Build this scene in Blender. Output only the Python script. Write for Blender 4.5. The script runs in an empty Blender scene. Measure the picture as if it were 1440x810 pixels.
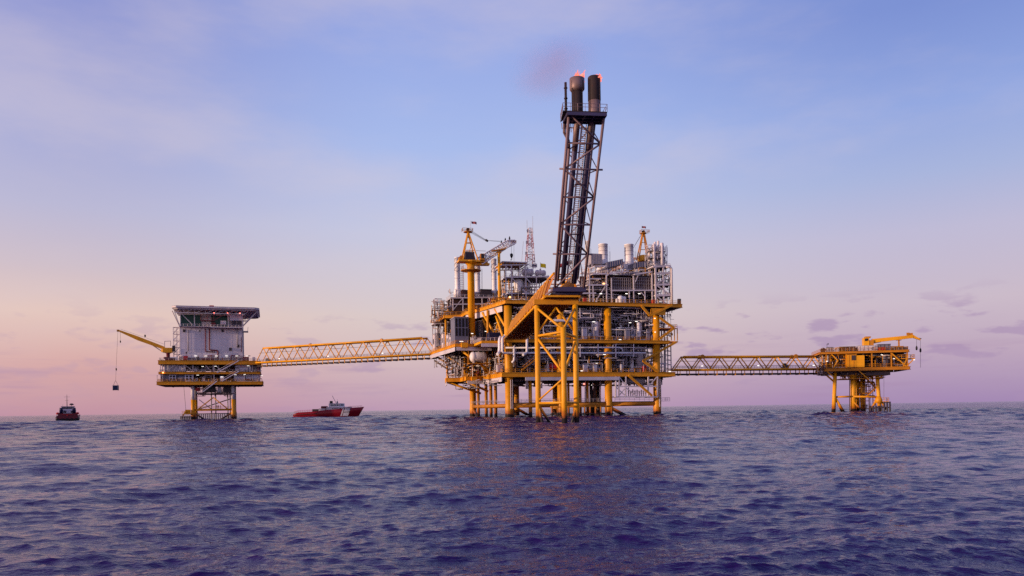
import bpy, math, random
import numpy as np
from mathutils import Vector, Matrix
R = math.radians
scene = bpy.context.scene
COL = scene.collection
FPX, HC = 1050.0, 3.1            # focal length in photo pixels, eye height above the water
ROLL = math.atan(0.0146)
CR, SR = math.cos(ROLL), math.sin(ROLL)

# ------------------------------------------------------------------ materials
def lin(r, g, b):
    f = lambda c: (c/255/12.92) if c/255 <= .04045 else ((c/255+.055)/1.055)**2.4
    return (f(r), f(g), f(b), 1)

class NT:
    def __init__(s, tree): s.t = tree; s.n = tree.nodes; s.l = tree.links
    def new(s, typ, **kw):
        nd = s.n.new(typ)
        for k, v in kw.items():
            if k.startswith('i_'):
                nd.inputs[k[2:].replace('_', ' ')].default_value = v
            else: setattr(nd, k, v)
        return nd
    def link(s, a, b): s.l.new(a, b)
    def ramp(s, fac, stops, interp='LINEAR'):
        nd = s.n.new('ShaderNodeValToRGB'); cr = nd.color_ramp; cr.interpolation = interp
        while len(cr.elements) > 1: cr.elements.remove(cr.elements[-1])
        cr.elements[0].position = stops[0][0]; cr.elements[0].color = stops[0][1]
        for p, c in stops[1:]:
            e = cr.elements.new(p); e.color = c
        s.link(fac, nd.inputs[0]); return nd.outputs[0]
    def math(s, op, a, b=None, clamp=False):
        nd = s.n.new('ShaderNodeMath'); nd.operation = op; nd.use_clamp = clamp
        for i, x in enumerate((a, b)):
            if x is None: continue
            if isinstance(x, (int, float)): nd.inputs[i].default_value = x
            else: s.link(x, nd.inputs[i])
        return nd.outputs[0]
    def mix(s, fac, a, b):
        nd = s.n.new('ShaderNodeMix'); nd.data_type = 'RGBA'
        for sock, x in ((nd.inputs[0], fac), (nd.inputs[6], a), (nd.inputs[7], b)):
            if isinstance(x, (int, float)): sock.default_value = x
            elif isinstance(x, tuple): sock.default_value = x
            else: s.link(x, sock)
        return nd.outputs[2]
    def map(s, v, a, b, c, d, smooth=False):
        nd = s.n.new('ShaderNodeMapRange')
        if smooth: nd.interpolation_type = 'SMOOTHSTEP'
        s.link(v, nd.inputs[0])
        for i, x in enumerate((a, b, c, d)): nd.inputs[i+1].default_value = x
        return nd.outputs[0]

MAT = {}
def paint(name, col, rough=.5, metal=0., wear=(.20, .07, .03, 1), amount=.35, scale=.9, splash=False, tint=.25, ribs=None):
    """painted steel: uneven paint, rust blotches and vertical run-off stains; splash = growth and rust at the waterline"""
    m = bpy.data.materials.new(name); m.use_nodes = True
    k = NT(m.node_tree); bs = k.n['Principled BSDF']
    geo = k.new('ShaderNodeNewGeometry')
    mp = k.new('ShaderNodeMapping'); k.link(geo.outputs['Position'], mp.inputs[0]); mp.inputs['Scale'].default_value = (1, 1, .35)
    n1 = k.new('ShaderNodeTexNoise', i_Scale=scale, i_Detail=6, i_Roughness=.65); k.link(mp.outputs[0], n1.inputs['Vector'])
    n2 = k.new('ShaderNodeTexNoise', i_Scale=scale*.22, i_Detail=3); k.link(geo.outputs['Position'], n2.inputs['Vector'])
    dk = (col[0]*(1-tint), col[1]*(1-tint), col[2]*(1-tint), 1)
    base = k.mix(k.map(n2.outputs[0], .3, .7, 0, 1), dk, col)
    ru = k.map(n1.outputs[0], .56, .74, 0, amount, True)
    base = k.mix(ru, base, wear)
    if splash:
        sx = k.new('ShaderNodeSeparateXYZ'); k.link(geo.outputs['Position'], sx.inputs[0])
        nz = k.new('ShaderNodeTexNoise', i_Scale=.8, i_Detail=5); k.link(geo.outputs['Position'], nz.inputs['Vector'])
        z = k.math('ADD', sx.outputs[2], k.math('MULTIPLY', k.math('SUBTRACT', nz.outputs[0], .5), 2.6))
        base = k.mix(k.map(z, 3.6, 1.6, 0, .75, True), base, (.26, .045, .012, 1))
        base = k.mix(k.map(z, 1.75, 1.1, 0, 1, True), base, (.018, .013, .014, 1))
    k.link(base, bs.inputs['Base Color'])
    k.link(k.math('ADD', k.math('MULTIPLY', ru, .5), rough), bs.inputs['Roughness'])
    bs.inputs['Metallic'].default_value = metal; bs.inputs['Specular IOR Level'].default_value = .28
    if ribs:
        w = k.new('ShaderNodeTexWave', i_Scale=ribs); w.bands_direction = 'X'
        tc = k.new('ShaderNodeTexCoord'); k.link(tc.outputs['Object'], w.inputs['Vector'])
        bp = k.new('ShaderNodeBump', i_Strength=.8, i_Distance=.08); k.link(w.outputs[0], bp.inputs['Height']); k.link(bp.outputs[0], bs.inputs['Normal'])
    MAT[name] = m; return m
def glow(name, col, strength):
    m = bpy.data.materials.new(name); m.use_nodes = True; bs = m.node_tree.nodes['Principled BSDF']
    bs.inputs['Base Color'].default_value = (.8, .8, .8, 1)
    bs.inputs['Emission Color'].default_value = col; bs.inputs['Emission Strength'].default_value = strength
    m.cycles.emission_sampling = 'NONE'; MAT[name] = m; return m

YEL = (.74, .31, .006, 1)
paint('yellow', YEL, .45, amount=.5, splash=True, wear=(.30, .07, .012, 1))
paint('yellow_clean', (.82, .365, .008, 1), .45, amount=.38, splash=True, wear=(.35, .09, .012, 1))
paint('yellow_dirty_shaded', (.52, .20, .012, 1), .55, amount=.55, splash=True, wear=(.14, .04, .015, 1))  # dirtier yellow, base also darkened for parts that lie in shade
paint('white', (.68, .61, .65, 1), .5, amount=.4, wear=(.30, .19, .16, 1))
paint('white_bright', (.84, .80, .82, 1), .45, amount=.12, wear=(.4, .3, .28, 1))
paint('pale_panel', (.60, .56, .64, 1), .5, amount=.2, wear=(.36, .29, .32, 1))
paint('block_white', (.76, .68, .71, 1), .55, amount=.28, wear=(.48, .38, .38, 1), scale=.5)
paint('pale_ribbed', (.56, .51, .56, 1), .5, amount=.2, wear=(.3, .22, .22, 1), ribs=3.2)
paint('grey', (.38, .34, .37, 1), .55, amount=.35, wear=(.15, .08, .06, 1))
paint('grey_blue', (.15, .155, .23, 1), .5, amount=.25, wear=(.10, .07, .08, 1))
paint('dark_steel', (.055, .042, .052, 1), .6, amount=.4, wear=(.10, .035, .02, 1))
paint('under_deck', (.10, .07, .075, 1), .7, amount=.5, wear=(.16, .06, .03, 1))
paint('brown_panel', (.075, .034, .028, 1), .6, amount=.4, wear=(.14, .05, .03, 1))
paint('flare_steel', (.25, .165, .19, 1), .5, amount=.45, wear=(.20, .075, .045, 1))
paint('flare_pipe', (.07, .06, .13, 1), .45, metal=.3, amount=.35, wear=(.14, .06, .045, 1))
paint('soot', (.035, .022, .024, 1), .75, amount=.45, wear=(.13, .04, .025, 1), scale=2)
paint('heat_steel', (.24, .16, .16, 1), .5, metal=.3, amount=.7, wear=(.12, .04, .025, 1), scale=2)
paint('maroon', (.17, .022, .035, 1), .5, amount=.25)
paint('red', (.50, .02, .028, 1), .4, amount=.15, wear=(.2, .02, .02, 1))
paint('hull_red', (.27, .006, .018, 1), .35, amount=.25, wear=(.16, .012, .02, 1))
paint('navy', (.014, .018, .075, 1), .45, amount=.2, wear=(.05, .04, .06, 1))
paint('teal', (.010, .058, .058, 1), .35, amount=.2, wear=(.02, .05, .05, 1))
paint('black', (.012, .011, .014, 1), .6, amount=.2)
paint('glass', (.012, .014, .028, 1), .12, amount=.0)
paint('flag_yellow', (.8, .62, .02, 1), .8, amount=.0)
paint('skin', (.35, .18, .11, 1), .6, amount=0)
paint('rope', (.03, .025, .03, 1), .8, amount=0)
paint('orange_shade', (.60, .215, .008, 1), .5, amount=.3)  # bridge yellow with the shade between the diagonals put into the colour
paint('faded_red', (.40, .11, .12, 1), .6, amount=.2)
glow('lamp_white', (1, .93, .82, 1), 1.7)
glow('lamp_red', (1, .16, .10, 1), 4)
glow('lamp_amber', (1, .36, .08, 1), 5)
def flame_mat():
    m = bpy.data.materials.new('flame'); m.use_nodes = True; k = NT(m.node_tree)
    k.n.remove(k.n['Principled BSDF']); out = k.n['Material Output']
    geo = k.new('ShaderNodeNewGeometry')
    nz = k.new('ShaderNodeTexNoise', i_Scale=2.2, i_Detail=3); k.link(geo.outputs['Position'], nz.inputs['Vector'])
    em = k.new('ShaderNodeEmission', i_Strength=1.5); k.link(k.ramp(nz.outputs[0], [(.35, (.95, .10, .07, 1)), (.7, (1, .34, .24, 1))]), em.inputs[0])
    tr = k.new('ShaderNodeBsdfTransparent'); mx = k.new('ShaderNodeMixShader')
    k.link(k.map(nz.outputs[0], .3, .6, .25, .9), mx.inputs[0]); k.link(tr.outputs[0], mx.inputs[1]); k.link(em.outputs[0], mx.inputs[2])
    k.link(mx.outputs[0], out.inputs[0]); m.cycles.emission_sampling = 'NONE'; MAT['flame'] = m
flame_mat()

# ------------------------------------------------------------------ mesh builder
class MB:
    def __init__(s): s.v = []; s.f = []
    def add(s, vs, fs):
        o = len(s.v); s.v += [tuple(p) for p in vs]; s.f += [tuple(i+o for i in q) for q in fs]; return s
    def box(s, x0, x1, y0, y1, z0, z1):
        vs = [(x, y, z) for z in (z0, z1) for y in (y0, y1) for x in (x0, x1)]
        return s.add(vs, [(0, 2, 3, 1), (4, 5, 7, 6), (0, 1, 5, 4), (2, 6, 7, 3), (0, 4, 6, 2), (1, 3, 7, 5)])
    def beam(s, p0, p1, w, h=None):
        h = h or w; p0 = Vector(p0); p1 = Vector(p1); d = (p1-p0).normalized()
        up = Vector((0, 0, 1)) if abs(d.z) < .95 else Vector((0, 1, 0))
        x = d.cross(up).normalized(); y = x.cross(d)
        vs = [p+x*(i*w/2)+y*(j*h/2) for p in (p0, p1) for i, j in ((-1, -1), (1, -1), (1, 1), (-1, 1))]
        return s.add(vs, [(3, 2, 1, 0), (4, 5, 6, 7), (0, 1, 5, 4), (1, 2, 6, 5), (2, 3, 7, 6), (3, 0, 4, 7)])
    def tube(s, p0, p1, r, n=8, r1=None): return s.path([p0, p1], r, n, r1)
    def path(s, pts, r, n=8, r1=None):
        pts = [Vector(p) for p in pts]; o = len(s.v); m = len(pts)
        ref = None
        for i, p in enumerate(pts):
            d = (pts[min(i+1, m-1)]-pts[max(i-1, 0)]).normalized()
            if ref is None:
                a = Vector((0, 0, 1)) if abs(d.z) < .9 else Vector((1, 0, 0)); x = d.cross(a).normalized()
            else:
                x = (ref-d*ref.dot(d))
                x = x.normalized() if x.length > 1e-4 else d.orthogonal().normalized()
            ref = x; y = d.cross(x)
            k = 1.0
            if 0 < i < m-1:
                c = (pts[i]-pts[i-1]).normalized().dot((pts[i+1]-pts[i]).normalized()); k = min(1.4, 1/max(.5, math.sqrt(max(0, (1+c)/2))))
            rr = r if r1 is None else r+(r1-r)*i/(m-1)
            for j in range(n):
                t = 2*math.pi*j/n; s.v.append(tuple(p+(x*math.cos(t)+y*math.sin(t))*rr*(k if 0 < i < m-1 else 1)))
        for i in range(m-1):
            for j in range(n):
                a = o+i*n+j; b = o+i*n+(j+1) % n; s.f.append((a, b, b+n, a+n))
        s.f.append(tuple(o+j for j in reversed(range(n)))); s.f.append(tuple(o+(m-1)*n+j for j in range(n)))
        return s
    def pipe(s, pts, r, n=8, bend=None):
        """pipe with rounded elbows"""
        bend = bend or r*2.2; pts = [Vector(p) for p in pts]; out = [pts[0]]
        for i in range(1, len(pts)-1):
            a, p, b = pts[i-1], pts[i], pts[i+1]; d0 = (a-p); d1 = (b-p)
            q = min(bend, d0.length*.45, d1.length*.45); d0.normalize(); d1.normalize()
            for t in (0, .33, .67, 1):
                out.append((p+d0*q)*(1-t)**2+p*2*t*(1-t)+(p+d1*q)*t*t)
        out.append(pts[-1]); return s.path(out, r, n)
    def lathe(s, p, axis, prof, n=12):
        """prof: (radius, distance along axis)"""
        p = Vector(p); d = Vector(axis).normalized()
        a = Vector((0, 0, 1)) if abs(d.z) < .9 else Vector((1, 0, 0)); x = d.cross(a).normalized(); y = d.cross(x); o = len(s.v)
        for r, t in prof:
            for j in range(n):
                w = 2*math.pi*j/n; s.v.append(tuple(p+d*t+(x*math.cos(w)+y*math.sin(w))*max(r, .001)))
        for i in range(len(prof)-1):
            for j in range(n):
                q = o+i*n+j; e = o+i*n+(j+1) % n; s.f.append((q, e, e+n, q+n))
        s.f.append(tuple(o+j for j in reversed(range(n)))); s.f.append(tuple(o+(len(prof)-1)*n+j for j in range(n)))
        return s
    def vessel(s, p, axis, r, length, n=14):
        c = [(r*math.sin(t), r*.55*(1-math.cos(t))) for t in (0.05, .4, .8, 1.2, math.pi/2)]
        prof = c+[(rr, length-t) for rr, t in reversed(c)]
        return s.lathe(p, axis, prof, n)
    def prism(s, poly, z0, z1):
        n = len(poly); vs = [(x, y, z0) for x, y in poly]+[(x, y, z1) for x, y in poly]
        return s.add(vs, [tuple(reversed(range(n))), tuple(range(n, 2*n))]+[(i, (i+1) % n, (i+1) % n+n, i+n) for i in range(n)])
    def quad(s, a, b, c, d, t=.06):
        """thin plate through four points"""
        a, b, c, d = map(Vector, (a, b, c, d)); nn = (b-a).cross(d-a).normalized()*t
        return s.add([a, b, c, d, a+nn, b+nn, c+nn, d+nn], [(3, 2, 1, 0), (4, 5, 6, 7), (0, 1, 5, 4), (1, 2, 6, 5), (2, 3, 7, 6), (3, 0, 4, 7)])
    def rail(s, pts, h=1.1, step=2.0, r=.045, closed=False):
        pts = [Vector(p) for p in pts]; seg = list(zip(pts, pts[1:]+([pts[0]] if closed else [])))
        if not closed: seg = seg[:len(pts)-1]
        for a, b in seg:
            for hh in (h, h*.55): s.tube(a+Vector((0, 0, hh)), b+Vector((0, 0, hh)), r, 4)
            k = max(1, round((b-a).length/step))
            for i in range(k+1): p = a.lerp(b, i/k); s.tube(p, p+Vector((0, 0, h)), r, 4)
        return s
    def build(s, name, mat, parent=None, smooth=False):
        off = OFF.get(parent.name, (0, 0, 0)) if parent else (0, 0, 0)
        me = bpy.data.meshes.new(name)
        me.from_pydata([(x-off[0], y-off[1], z-off[2]) for x, y, z in s.v], [], s.f)
        me.materials.append(MAT[mat] if isinstance(mat, str) else mat)
        if smooth:
            me.polygons.foreach_set('use_smooth', [len(q) == 4 for q in s.f])
        me.update()
        o = bpy.data.objects.new(name, me); COL.objects.link(o)
        if parent: o.parent = parent; OFF[o.name] = off
        return o
OFF = {}

# ------------------------------------------------------------------ frames: each platform has its own ground-plan axes (a along the front, b into depth, z up)
class Frame:
    def __init__(s, x, y, deg):
        s.x, s.y, s.th = x, y, R(deg); s.u = (math.cos(s.th), math.sin(s.th)); s.v = (-math.sin(s.th), math.cos(s.th))
    def w(s, a, b, z=0): return Vector((s.x+s.u[0]*a+s.v[0]*b, s.y+s.u[1]*a+s.v[1]*b, z))
    def ray(s, px, py):
        dx, dy = px-720, 574.5-py
        return (dx*CR+dy*SR)/FPX, (-dx*SR+dy*CR)/FPX
    def fb(s, px, py, b):
        """plan position a and height z of a measured feature that lies in the plane b"""
        X, Z = s.ray(px, py)     # world = (X*D, D, HC+Z*D); solve ((w-o).v) = b
        D = (b+s.x*s.v[0]+s.y*s.v[1])/(X*s.v[0]+s.v[1])
        return ((X*D-s.x)*s.u[0]+(D-s.y)*s.u[1], HC+Z*D)
    def fa(s, px, py, a):
        X, Z = s.ray(px, py)
        D = (a+s.x*s.u[0]+s.y*s.u[1])/(X*s.u[0]+s.u[1])
        return ((X*D-s.x)*s.v[0]+(D-s.y)*s.v[1], HC+Z*D)

def tag(o, label=None, cat=None, group=None, kind=None):
    if label: o['label'] = label
    if cat: o['category'] = cat
    if group: o['group'] = group
    if kind: o['kind'] = kind
    return o
def thing(name, label, cat, fr, loc, group=None):
    o = bpy.data.objects.new(name, None); COL.objects.link(o); o.empty_display_size = 1
    o.location = fr.w(*loc); o.rotation_euler = (0, 0, fr.th); OFF[o.name] = loc
    return tag(o, label, cat, group)

MF = Frame(-.9, 245, 15)       # processing platform
LF = Frame(-150.5, 352, 18)    # quarters platform
RF = Frame(119.8, 262, -13)     # wellhead platform
FF = Frame(5.3, 150, 6.8)      # flare jacket, flare bridge and flare boom
# ================================================================== PROCESSING PLATFORM
def f(px, py, b=-2.0, fr=None):
    a, z = (fr or MF).fb(px, py, b); return (a, b, z)
def g(px, py, a, fr=None):
    b, z = (fr or MF).fa(px, py, a); return (a, b, z)

main = thing('processing_platform', 'large yellow legged processing platform with three decks packed with pipework', 'oil platform', MF, (0, 0, 0))
Z1, Z2, Z3 = (13.4, 14.9), (24.7, 25.8), (37.3, 38.5)
LEGS = [(a, b) for b in (0, 57) for a in (0, 18, 35, 53)]
for a, b in LEGS:
    r = 1.28
    m = MB().lathe((a, b, -5), (0, 0, 1), [(r*1.06, 0), (r*1.06, 8.2), (r, 9.0), (r, 17.8), (r*1.12, 18), (r*1.12, 19.6), (r, 19.9), (r, 29.4), (r*1.12, 29.6), (r*1.12, 31.2), (r, 31.4), (r, 41.8)], 18)
    m.build('leg', 'yellow', main, True)
    if b == 0 and a in (0, 53):
        MB().tube((a+.2, b-1.5, 3), (a+.2, b-1.5, 12.5), .12, 6).tube((a+.8, b-1.45, 3), (a+.8, b-1.45, 12.5), .12, 6).build('riser_pipe', 'white', main)
# jacket bracing at walkway level and the diagonals that dive into the water
for b in (0, 57):
    for a0, a1 in ((0, 18), (18, 35), (35, 53)):
        MB().tube((a0, b, 4.1), (a1, b, 4.1), .78, 12).build('jacket_brace', 'yellow_dirty_shaded', main, True)
for a in (0, 18, 35, 53):
    MB().tube((a, 0, 4.1), (a, 57, 4.1), .7, 10).build('jacket_brace', 'yellow_dirty_shaded', main, True)
for (a, b), (a1, b1) in (((35, 0), (44, 0)), ((0, 57), (0, 45)), ((18, 57), (26, 57)), ((53, 57), (44, 57))):
    MB().tube((a, b, 3.2), (a1+ (a1-a)*.35, b1+(b1-b)*.35, -3), .6, 10).build('jacket_brace', 'yellow_dirty_shaded', main, True)
# walkway along the front bracing
w = MB(); w.box(-1, 55.5, -.75, .75, 4.92, 5.0); w.build('walkway', 'under_deck', main)
MB().rail([(2, -.7, 5), (33, -.7, 5)], 1.1, 1.9, .05).rail([(37, -.7, 5), (51.5, -.7, 5)], 1.1, 1.9, .05).rail([(54.5, -.7, 5), (57.5, -.7, 5), (57.5, 3, 5)], 1.1, 1.9, .05)\
    .box(54.3, 57.6, -.8, 3, 4.9, 5).build('walkway_railing', 'grey', main)
MB().rail([(0, 58, 5), (53, 58, 5)], 1.1, 2.2, .05).rail([(-1.2, 10, 5), (-1.2, 55, 5)], 1.1, 2.2, .05).build('walkway_railing', 'grey', main)
# low boat fender rack between the mid legs: a line of short posts
fm = MB().tube((13, -3.5, 3.4), (35, -3.5, 3.4), .28, 8).tube((13, -3.5, 1.0), (35, -3.5, 1.0), .22, 8)
for i in range(12): fm.tube((13.6+i*1.9, -3.5, -2), (13.6+i*1.9, -3.5, 3.6), .3, 8)
fm.build('boat_fender', 'yellow_dirty_shaded', main, True)
# conductors in the left bay, risers in the middle
for a, b in ((-.2, 46), (.6, 36), (.9, 29.5), (1.2, 23.5)):
    MB().tube((a, b, -4), (a, b, 13.4), .6, 12).build('conductor', 'yellow_dirty_shaded', main, True)
for a, b, r, c in ((7.6, 1.2, .62, 'yellow'), (9.8, 9, .5, 'dark_steel'), (28.5, 3, .5, 'yellow_dirty_shaded'), (26.4, 4.5, .5, 'yellow_dirty_shaded'), (31, 6, .6, 'dark_steel'), (22, 4, .4, 'yellow_dirty_shaded'), (4.5, 12, .5, 'dark_steel'), (14.5, 14, .5, 'dark_steel'), (40, 22, .6, 'dark_steel')):
    MB().tube((a, b, -4), (a, b, 13.4), r, 12).build('riser_pipe', c, main, True)
for p, q, r in (((6.2, .2, 9.5), (6.2, .2, 14), .42), ((11.2, .2, 9.7), (11.2, .2, 14), .36), (f(823, 530, 2), f(823, 570, 2), .22), (f(844, 530, 2), f(844, 572, 2), .3)): MB().tube(p, q, r, 10).build('drain_pipe', 'white', main, True)
m = MB(); p0 = f(836, 567, 4); p1 = f(846, 541, 4)
m.pipe([(p0[0], 4, -3), (p0[0], 4, p1[2]-1.2), (p0[0]+1.2, 4, p1[2]+.6), (p0[0]+6, 4, p1[2]+1.4)], .55, 10, 3.5).build('riser_bend', 'brown_panel', main, True)

# ---- decks: plate, yellow edge girders, joists
def deck(name_mat, poly, z, parent=main, gm='yellow', inset=.25):
    cx = sum(p[0] for p in poly)/len(poly); cy = sum(p[1] for p in poly)/len(poly)
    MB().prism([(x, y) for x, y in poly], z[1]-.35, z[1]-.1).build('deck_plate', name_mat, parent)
    n = len(poly)
    for i in range(n):
        p, q = poly[i], poly[(i+1) % n]
        d = Vector((q[0]-p[0], q[1]-p[1], 0)); L = d.length; d.normalize(); o = Vector((d.y, -d.x, 0))*.16
        m = MB(); a = Vector((p[0], p[1], 0))+o+d*.02; b = Vector((q[0], q[1], 0))+o-d*.02
        for zz, ww, hh in ((z[1]-.06, .55, .16), (z[0]+.08, .55, .16)):
            m.beam(a+Vector((0, 0, zz)), b+Vector((0, 0, zz)), ww, hh)
        m.beam(a+Vector((0, 0, (z[0]+z[1])/2)), b+Vector((0, 0, (z[0]+z[1])/2)), .12, z[1]-z[0]-.28)
        k = int(L/2.5)
        for j in range(1, k):
            c = a.lerp(b, j/k); m.beam(c+Vector((0, 0, z[0]+.18)), c+Vector((0, 0, z[1]-.16)), .3, .14)
        m.build('edge_girder', gm, parent)
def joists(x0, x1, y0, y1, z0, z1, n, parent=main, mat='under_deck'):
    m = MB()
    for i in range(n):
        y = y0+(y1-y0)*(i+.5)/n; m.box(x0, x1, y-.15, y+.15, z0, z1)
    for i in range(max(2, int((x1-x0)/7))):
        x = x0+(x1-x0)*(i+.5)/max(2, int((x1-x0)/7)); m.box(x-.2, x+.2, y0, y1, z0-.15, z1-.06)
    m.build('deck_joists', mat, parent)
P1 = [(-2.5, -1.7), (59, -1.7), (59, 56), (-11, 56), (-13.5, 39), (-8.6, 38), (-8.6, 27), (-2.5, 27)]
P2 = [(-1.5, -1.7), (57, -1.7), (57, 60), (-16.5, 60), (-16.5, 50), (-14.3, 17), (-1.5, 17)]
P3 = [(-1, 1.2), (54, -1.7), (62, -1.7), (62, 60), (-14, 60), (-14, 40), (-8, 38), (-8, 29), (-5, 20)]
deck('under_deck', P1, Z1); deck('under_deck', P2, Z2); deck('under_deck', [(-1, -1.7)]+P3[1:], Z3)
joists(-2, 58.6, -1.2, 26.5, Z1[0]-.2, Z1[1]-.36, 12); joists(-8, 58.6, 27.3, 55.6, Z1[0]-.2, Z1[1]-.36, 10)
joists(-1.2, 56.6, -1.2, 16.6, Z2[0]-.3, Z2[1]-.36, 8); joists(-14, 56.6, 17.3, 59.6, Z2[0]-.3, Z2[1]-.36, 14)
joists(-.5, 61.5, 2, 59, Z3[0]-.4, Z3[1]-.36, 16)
# pale side panels and heavy undersides on the left edges
MB().beam((-1.2, 2.5, 36.2), (-5.1, 20, 36.2), .2, 1.9).beam((-5.2, 20.2, 36.2), (-8.1, 29, 36.2), .2, 1.9).build('fascia_panel', 'white', main)
MB().beam((-14.5, 17.2, 23.9), (-16.9, 50, 23.9), .2, 1.4).beam((-16.9, 50.3, 23.9), (-16.9, 60, 23.9), .2, 1.4).build('fascia_panel', 'pale_panel', main)
MB().beam((-14.1, 16.7, 24.0), (-1.6, 16.7, 24.0), .2, 1.2).build('fascia_panel', 'pale_panel', main)
MB().beam((-2.7, -1.2, 12.7), (-2.7, 26.8, 12.7), .2, 1.5).beam((-8.4, 26.8, 12.8), (-2.9, 26.8, 12.8), .2, 1.3).build('fascia_panel', 'white', main)
MB().beam((-13.7, 39.2, 13), (-11.2, 55.8, 13), .2, 1.4).build('fascia_panel', 'white', main)
MB().box(5, 38, -2.4, -2.1, 12.2, 13.3).build('fascia_panel', 'pale_panel', main)
# yellow inset blocks on the lower left edge
for a, b, l in ((-8.9, 31, 2.4), (-13.2, 42, 2.2), (-6.5, 26.2, 2.5), (-3.2, 14, 1.6), (-12, 16.2, 3)):
    z = 14.2 if a != -12 else 25.3
    MB().box(a-.5, a+l*.6, b-.5, b+l*.5, z-.9, z+.75).build('landing_block', 'yellow_clean', main)
# railings on every open edge
for pts in ([(-2.4, -1.5, 14.9), (58.8, -1.5, 14.9)], [(-2.5, 26.8, 14.9), (-2.4, -1.5, 14.9)], [(-10.9, 55.5, 14.9), (-13.3, 39.2, 14.9), (-8.5, 38.2, 14.9), (-8.5, 27.2, 14.9), (-2.6, 27.2, 14.9)],
            [(-1.4, -1.5, 25.8), (56.8, -1.5, 25.8), (56.8, 30, 25.8)], [(-16.3, 59, 25.8), (-16.3, 50, 25.8), (-14.2, 17.2, 25.8), (-1.6, 17.2, 25.8)],
            [(-.9, 1.3, 38.5), (-5, 20, 38.5), (-7.9, 29, 38.5), (-7.9, 38, 38.5), (-13.8, 40.2, 38.5), (-13.8, 59, 38.5)], [(0, -1.5, 38.5), (61.8, -1.5, 38.5), (61.8, 40, 38.5)], [(58.8, -1.5, 14.9), (58.8, 30, 14.9)]):
    MB().rail(pts, 1.15, 2.1, .05).build('deck_railing', 'yellow', main)
# posts and knee braces between the decks
for a, b, z0, z1 in ((-8, 20.5, 25.8, 36.9), (-13.4, 41, 25.8, 36.9), (-13.4, 58, 25.8, 36.9), (-8, 33, 14.9, 24.6), (-10.8, 54, 14.9, 24.6), (-4, 12, 25.8, 36.9)):
    MB().tube((a, b, z0), (a, b, z1), .42, 10).build('deck_post', 'yellow', main, True)
for p, q in (((-.6, 10, 26), (-4.8, 16.5, 36.6)), ((-.5, 20, 26), (-4.5, 20, 36.8)), ((0, 0, 28.5), (-2.4, 8, 36.8)), ((-1, 3, 27), (-1, 14, 36.6)), ((0, 19, 15), (-13, 19, 24.4)), ((-1, 24, 15), (-9, 18, 24.2)),
             ((-1, 40, 15), (-15, 40, 24.3)), ((-1, 54, 15), (-15.5, 54, 24.3)), ((0, 30, 9.5), (-8, 30, 13.2)), ((-.5, 40, 9), (-13, 40, 13.2))):
    MB().tube(p, q, .42, 10).build('knee_brace', 'yellow_clean', main, True)
# right hand K brackets and the landing outside the corner leg
for p, q in ((f(928, 447), f(948, 461.5)), (f(948, 461.5), f(927, 477)), (f(951, 481, -2.3), f(904, 507.5, -2.3)), (f(904, 507.5, -2.3), f(926, 523, -2.3)), (f(914, 444, -2.2), f(945, 429, -2.2)), (f(902, 430, -2.2), f(914, 444, -2.2)), (f(884, 528, -2.2), f(899, 541, -2.2)), (f(899, 541, -2.2), f(917, 556.5, -2.2)), (f(857, 444, -2), f(857, 440, -2))):
    MB().beam(p, q, .55, .7).build('knee_brace', 'yellow', main)
MB().box(50.4, 55.6, -2.2, -1.3, 34.6, 36.8).build('leg_crown', 'yellow', main)
p = f(927, 461.5, -1); q = f(951, 461.5, -1)
m = MB().box(p[0], q[0], -2, 6, p[2]-.2, p[2]); m.rail([(p[0]+3, -1.9, p[2]), (q[0]-.1, -1.9, p[2]), (q[0]-.1, 6, p[2])], 1.2, 1.4, .06); m.build('side_landing', 'yellow_dirty_shaded', main)
m = MB()
for x in (944, 948.5, 952.5):
    a, b, z = f(x, 470, -1.8); m.beam((a, b, 25.8), (a, b, p[2]), .25)
    m.beam((a, 5.8, 25.8), (a, 5.8, p[2]), .25)
m.box(56.8, f(953.5, 480)[0], -2, 8, 25.2, 25.6); m.build('landing_frame', 'yellow', main)
m = MB()                        # grey ladder-like pipe frame between lower and middle deck at the right end
for x in (935.5, 939, 943.5):
    a, b, z = f(x, 500, 2); m.beam((a, 2, 14.9), (a, 2, 25), .28)
    m.beam((a, 7, 14.9), (a, 7, 25), .28)
a0 = f(935.5, 500, 2)[0]; a1 = f(943.5, 500, 2)[0]
for i in range(6): m.beam((a0, 2, 16+i*1.6), (a1, 2, 16+i*1.6), .2); m.beam((a1, 2, 16+i*1.6), (a1, 7, 17+i*1.6), .16)
m.build('stair_tower', 'grey', main)

# ---- dark backing walls added inside the bays to keep them dark
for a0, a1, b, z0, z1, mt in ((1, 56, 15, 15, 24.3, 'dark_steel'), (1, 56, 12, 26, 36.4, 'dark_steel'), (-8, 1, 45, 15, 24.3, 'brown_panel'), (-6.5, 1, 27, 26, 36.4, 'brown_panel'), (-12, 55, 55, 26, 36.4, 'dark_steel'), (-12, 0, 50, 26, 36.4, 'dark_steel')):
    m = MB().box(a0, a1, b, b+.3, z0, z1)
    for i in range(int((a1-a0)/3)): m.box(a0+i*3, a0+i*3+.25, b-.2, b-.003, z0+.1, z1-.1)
    m.build('bay_backing', mt, main)
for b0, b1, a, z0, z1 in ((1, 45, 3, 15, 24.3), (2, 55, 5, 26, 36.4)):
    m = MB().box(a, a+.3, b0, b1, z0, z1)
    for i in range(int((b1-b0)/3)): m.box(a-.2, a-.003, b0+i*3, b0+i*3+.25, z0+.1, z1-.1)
    m.build('bay_backing', 'brown_panel', main)

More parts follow.
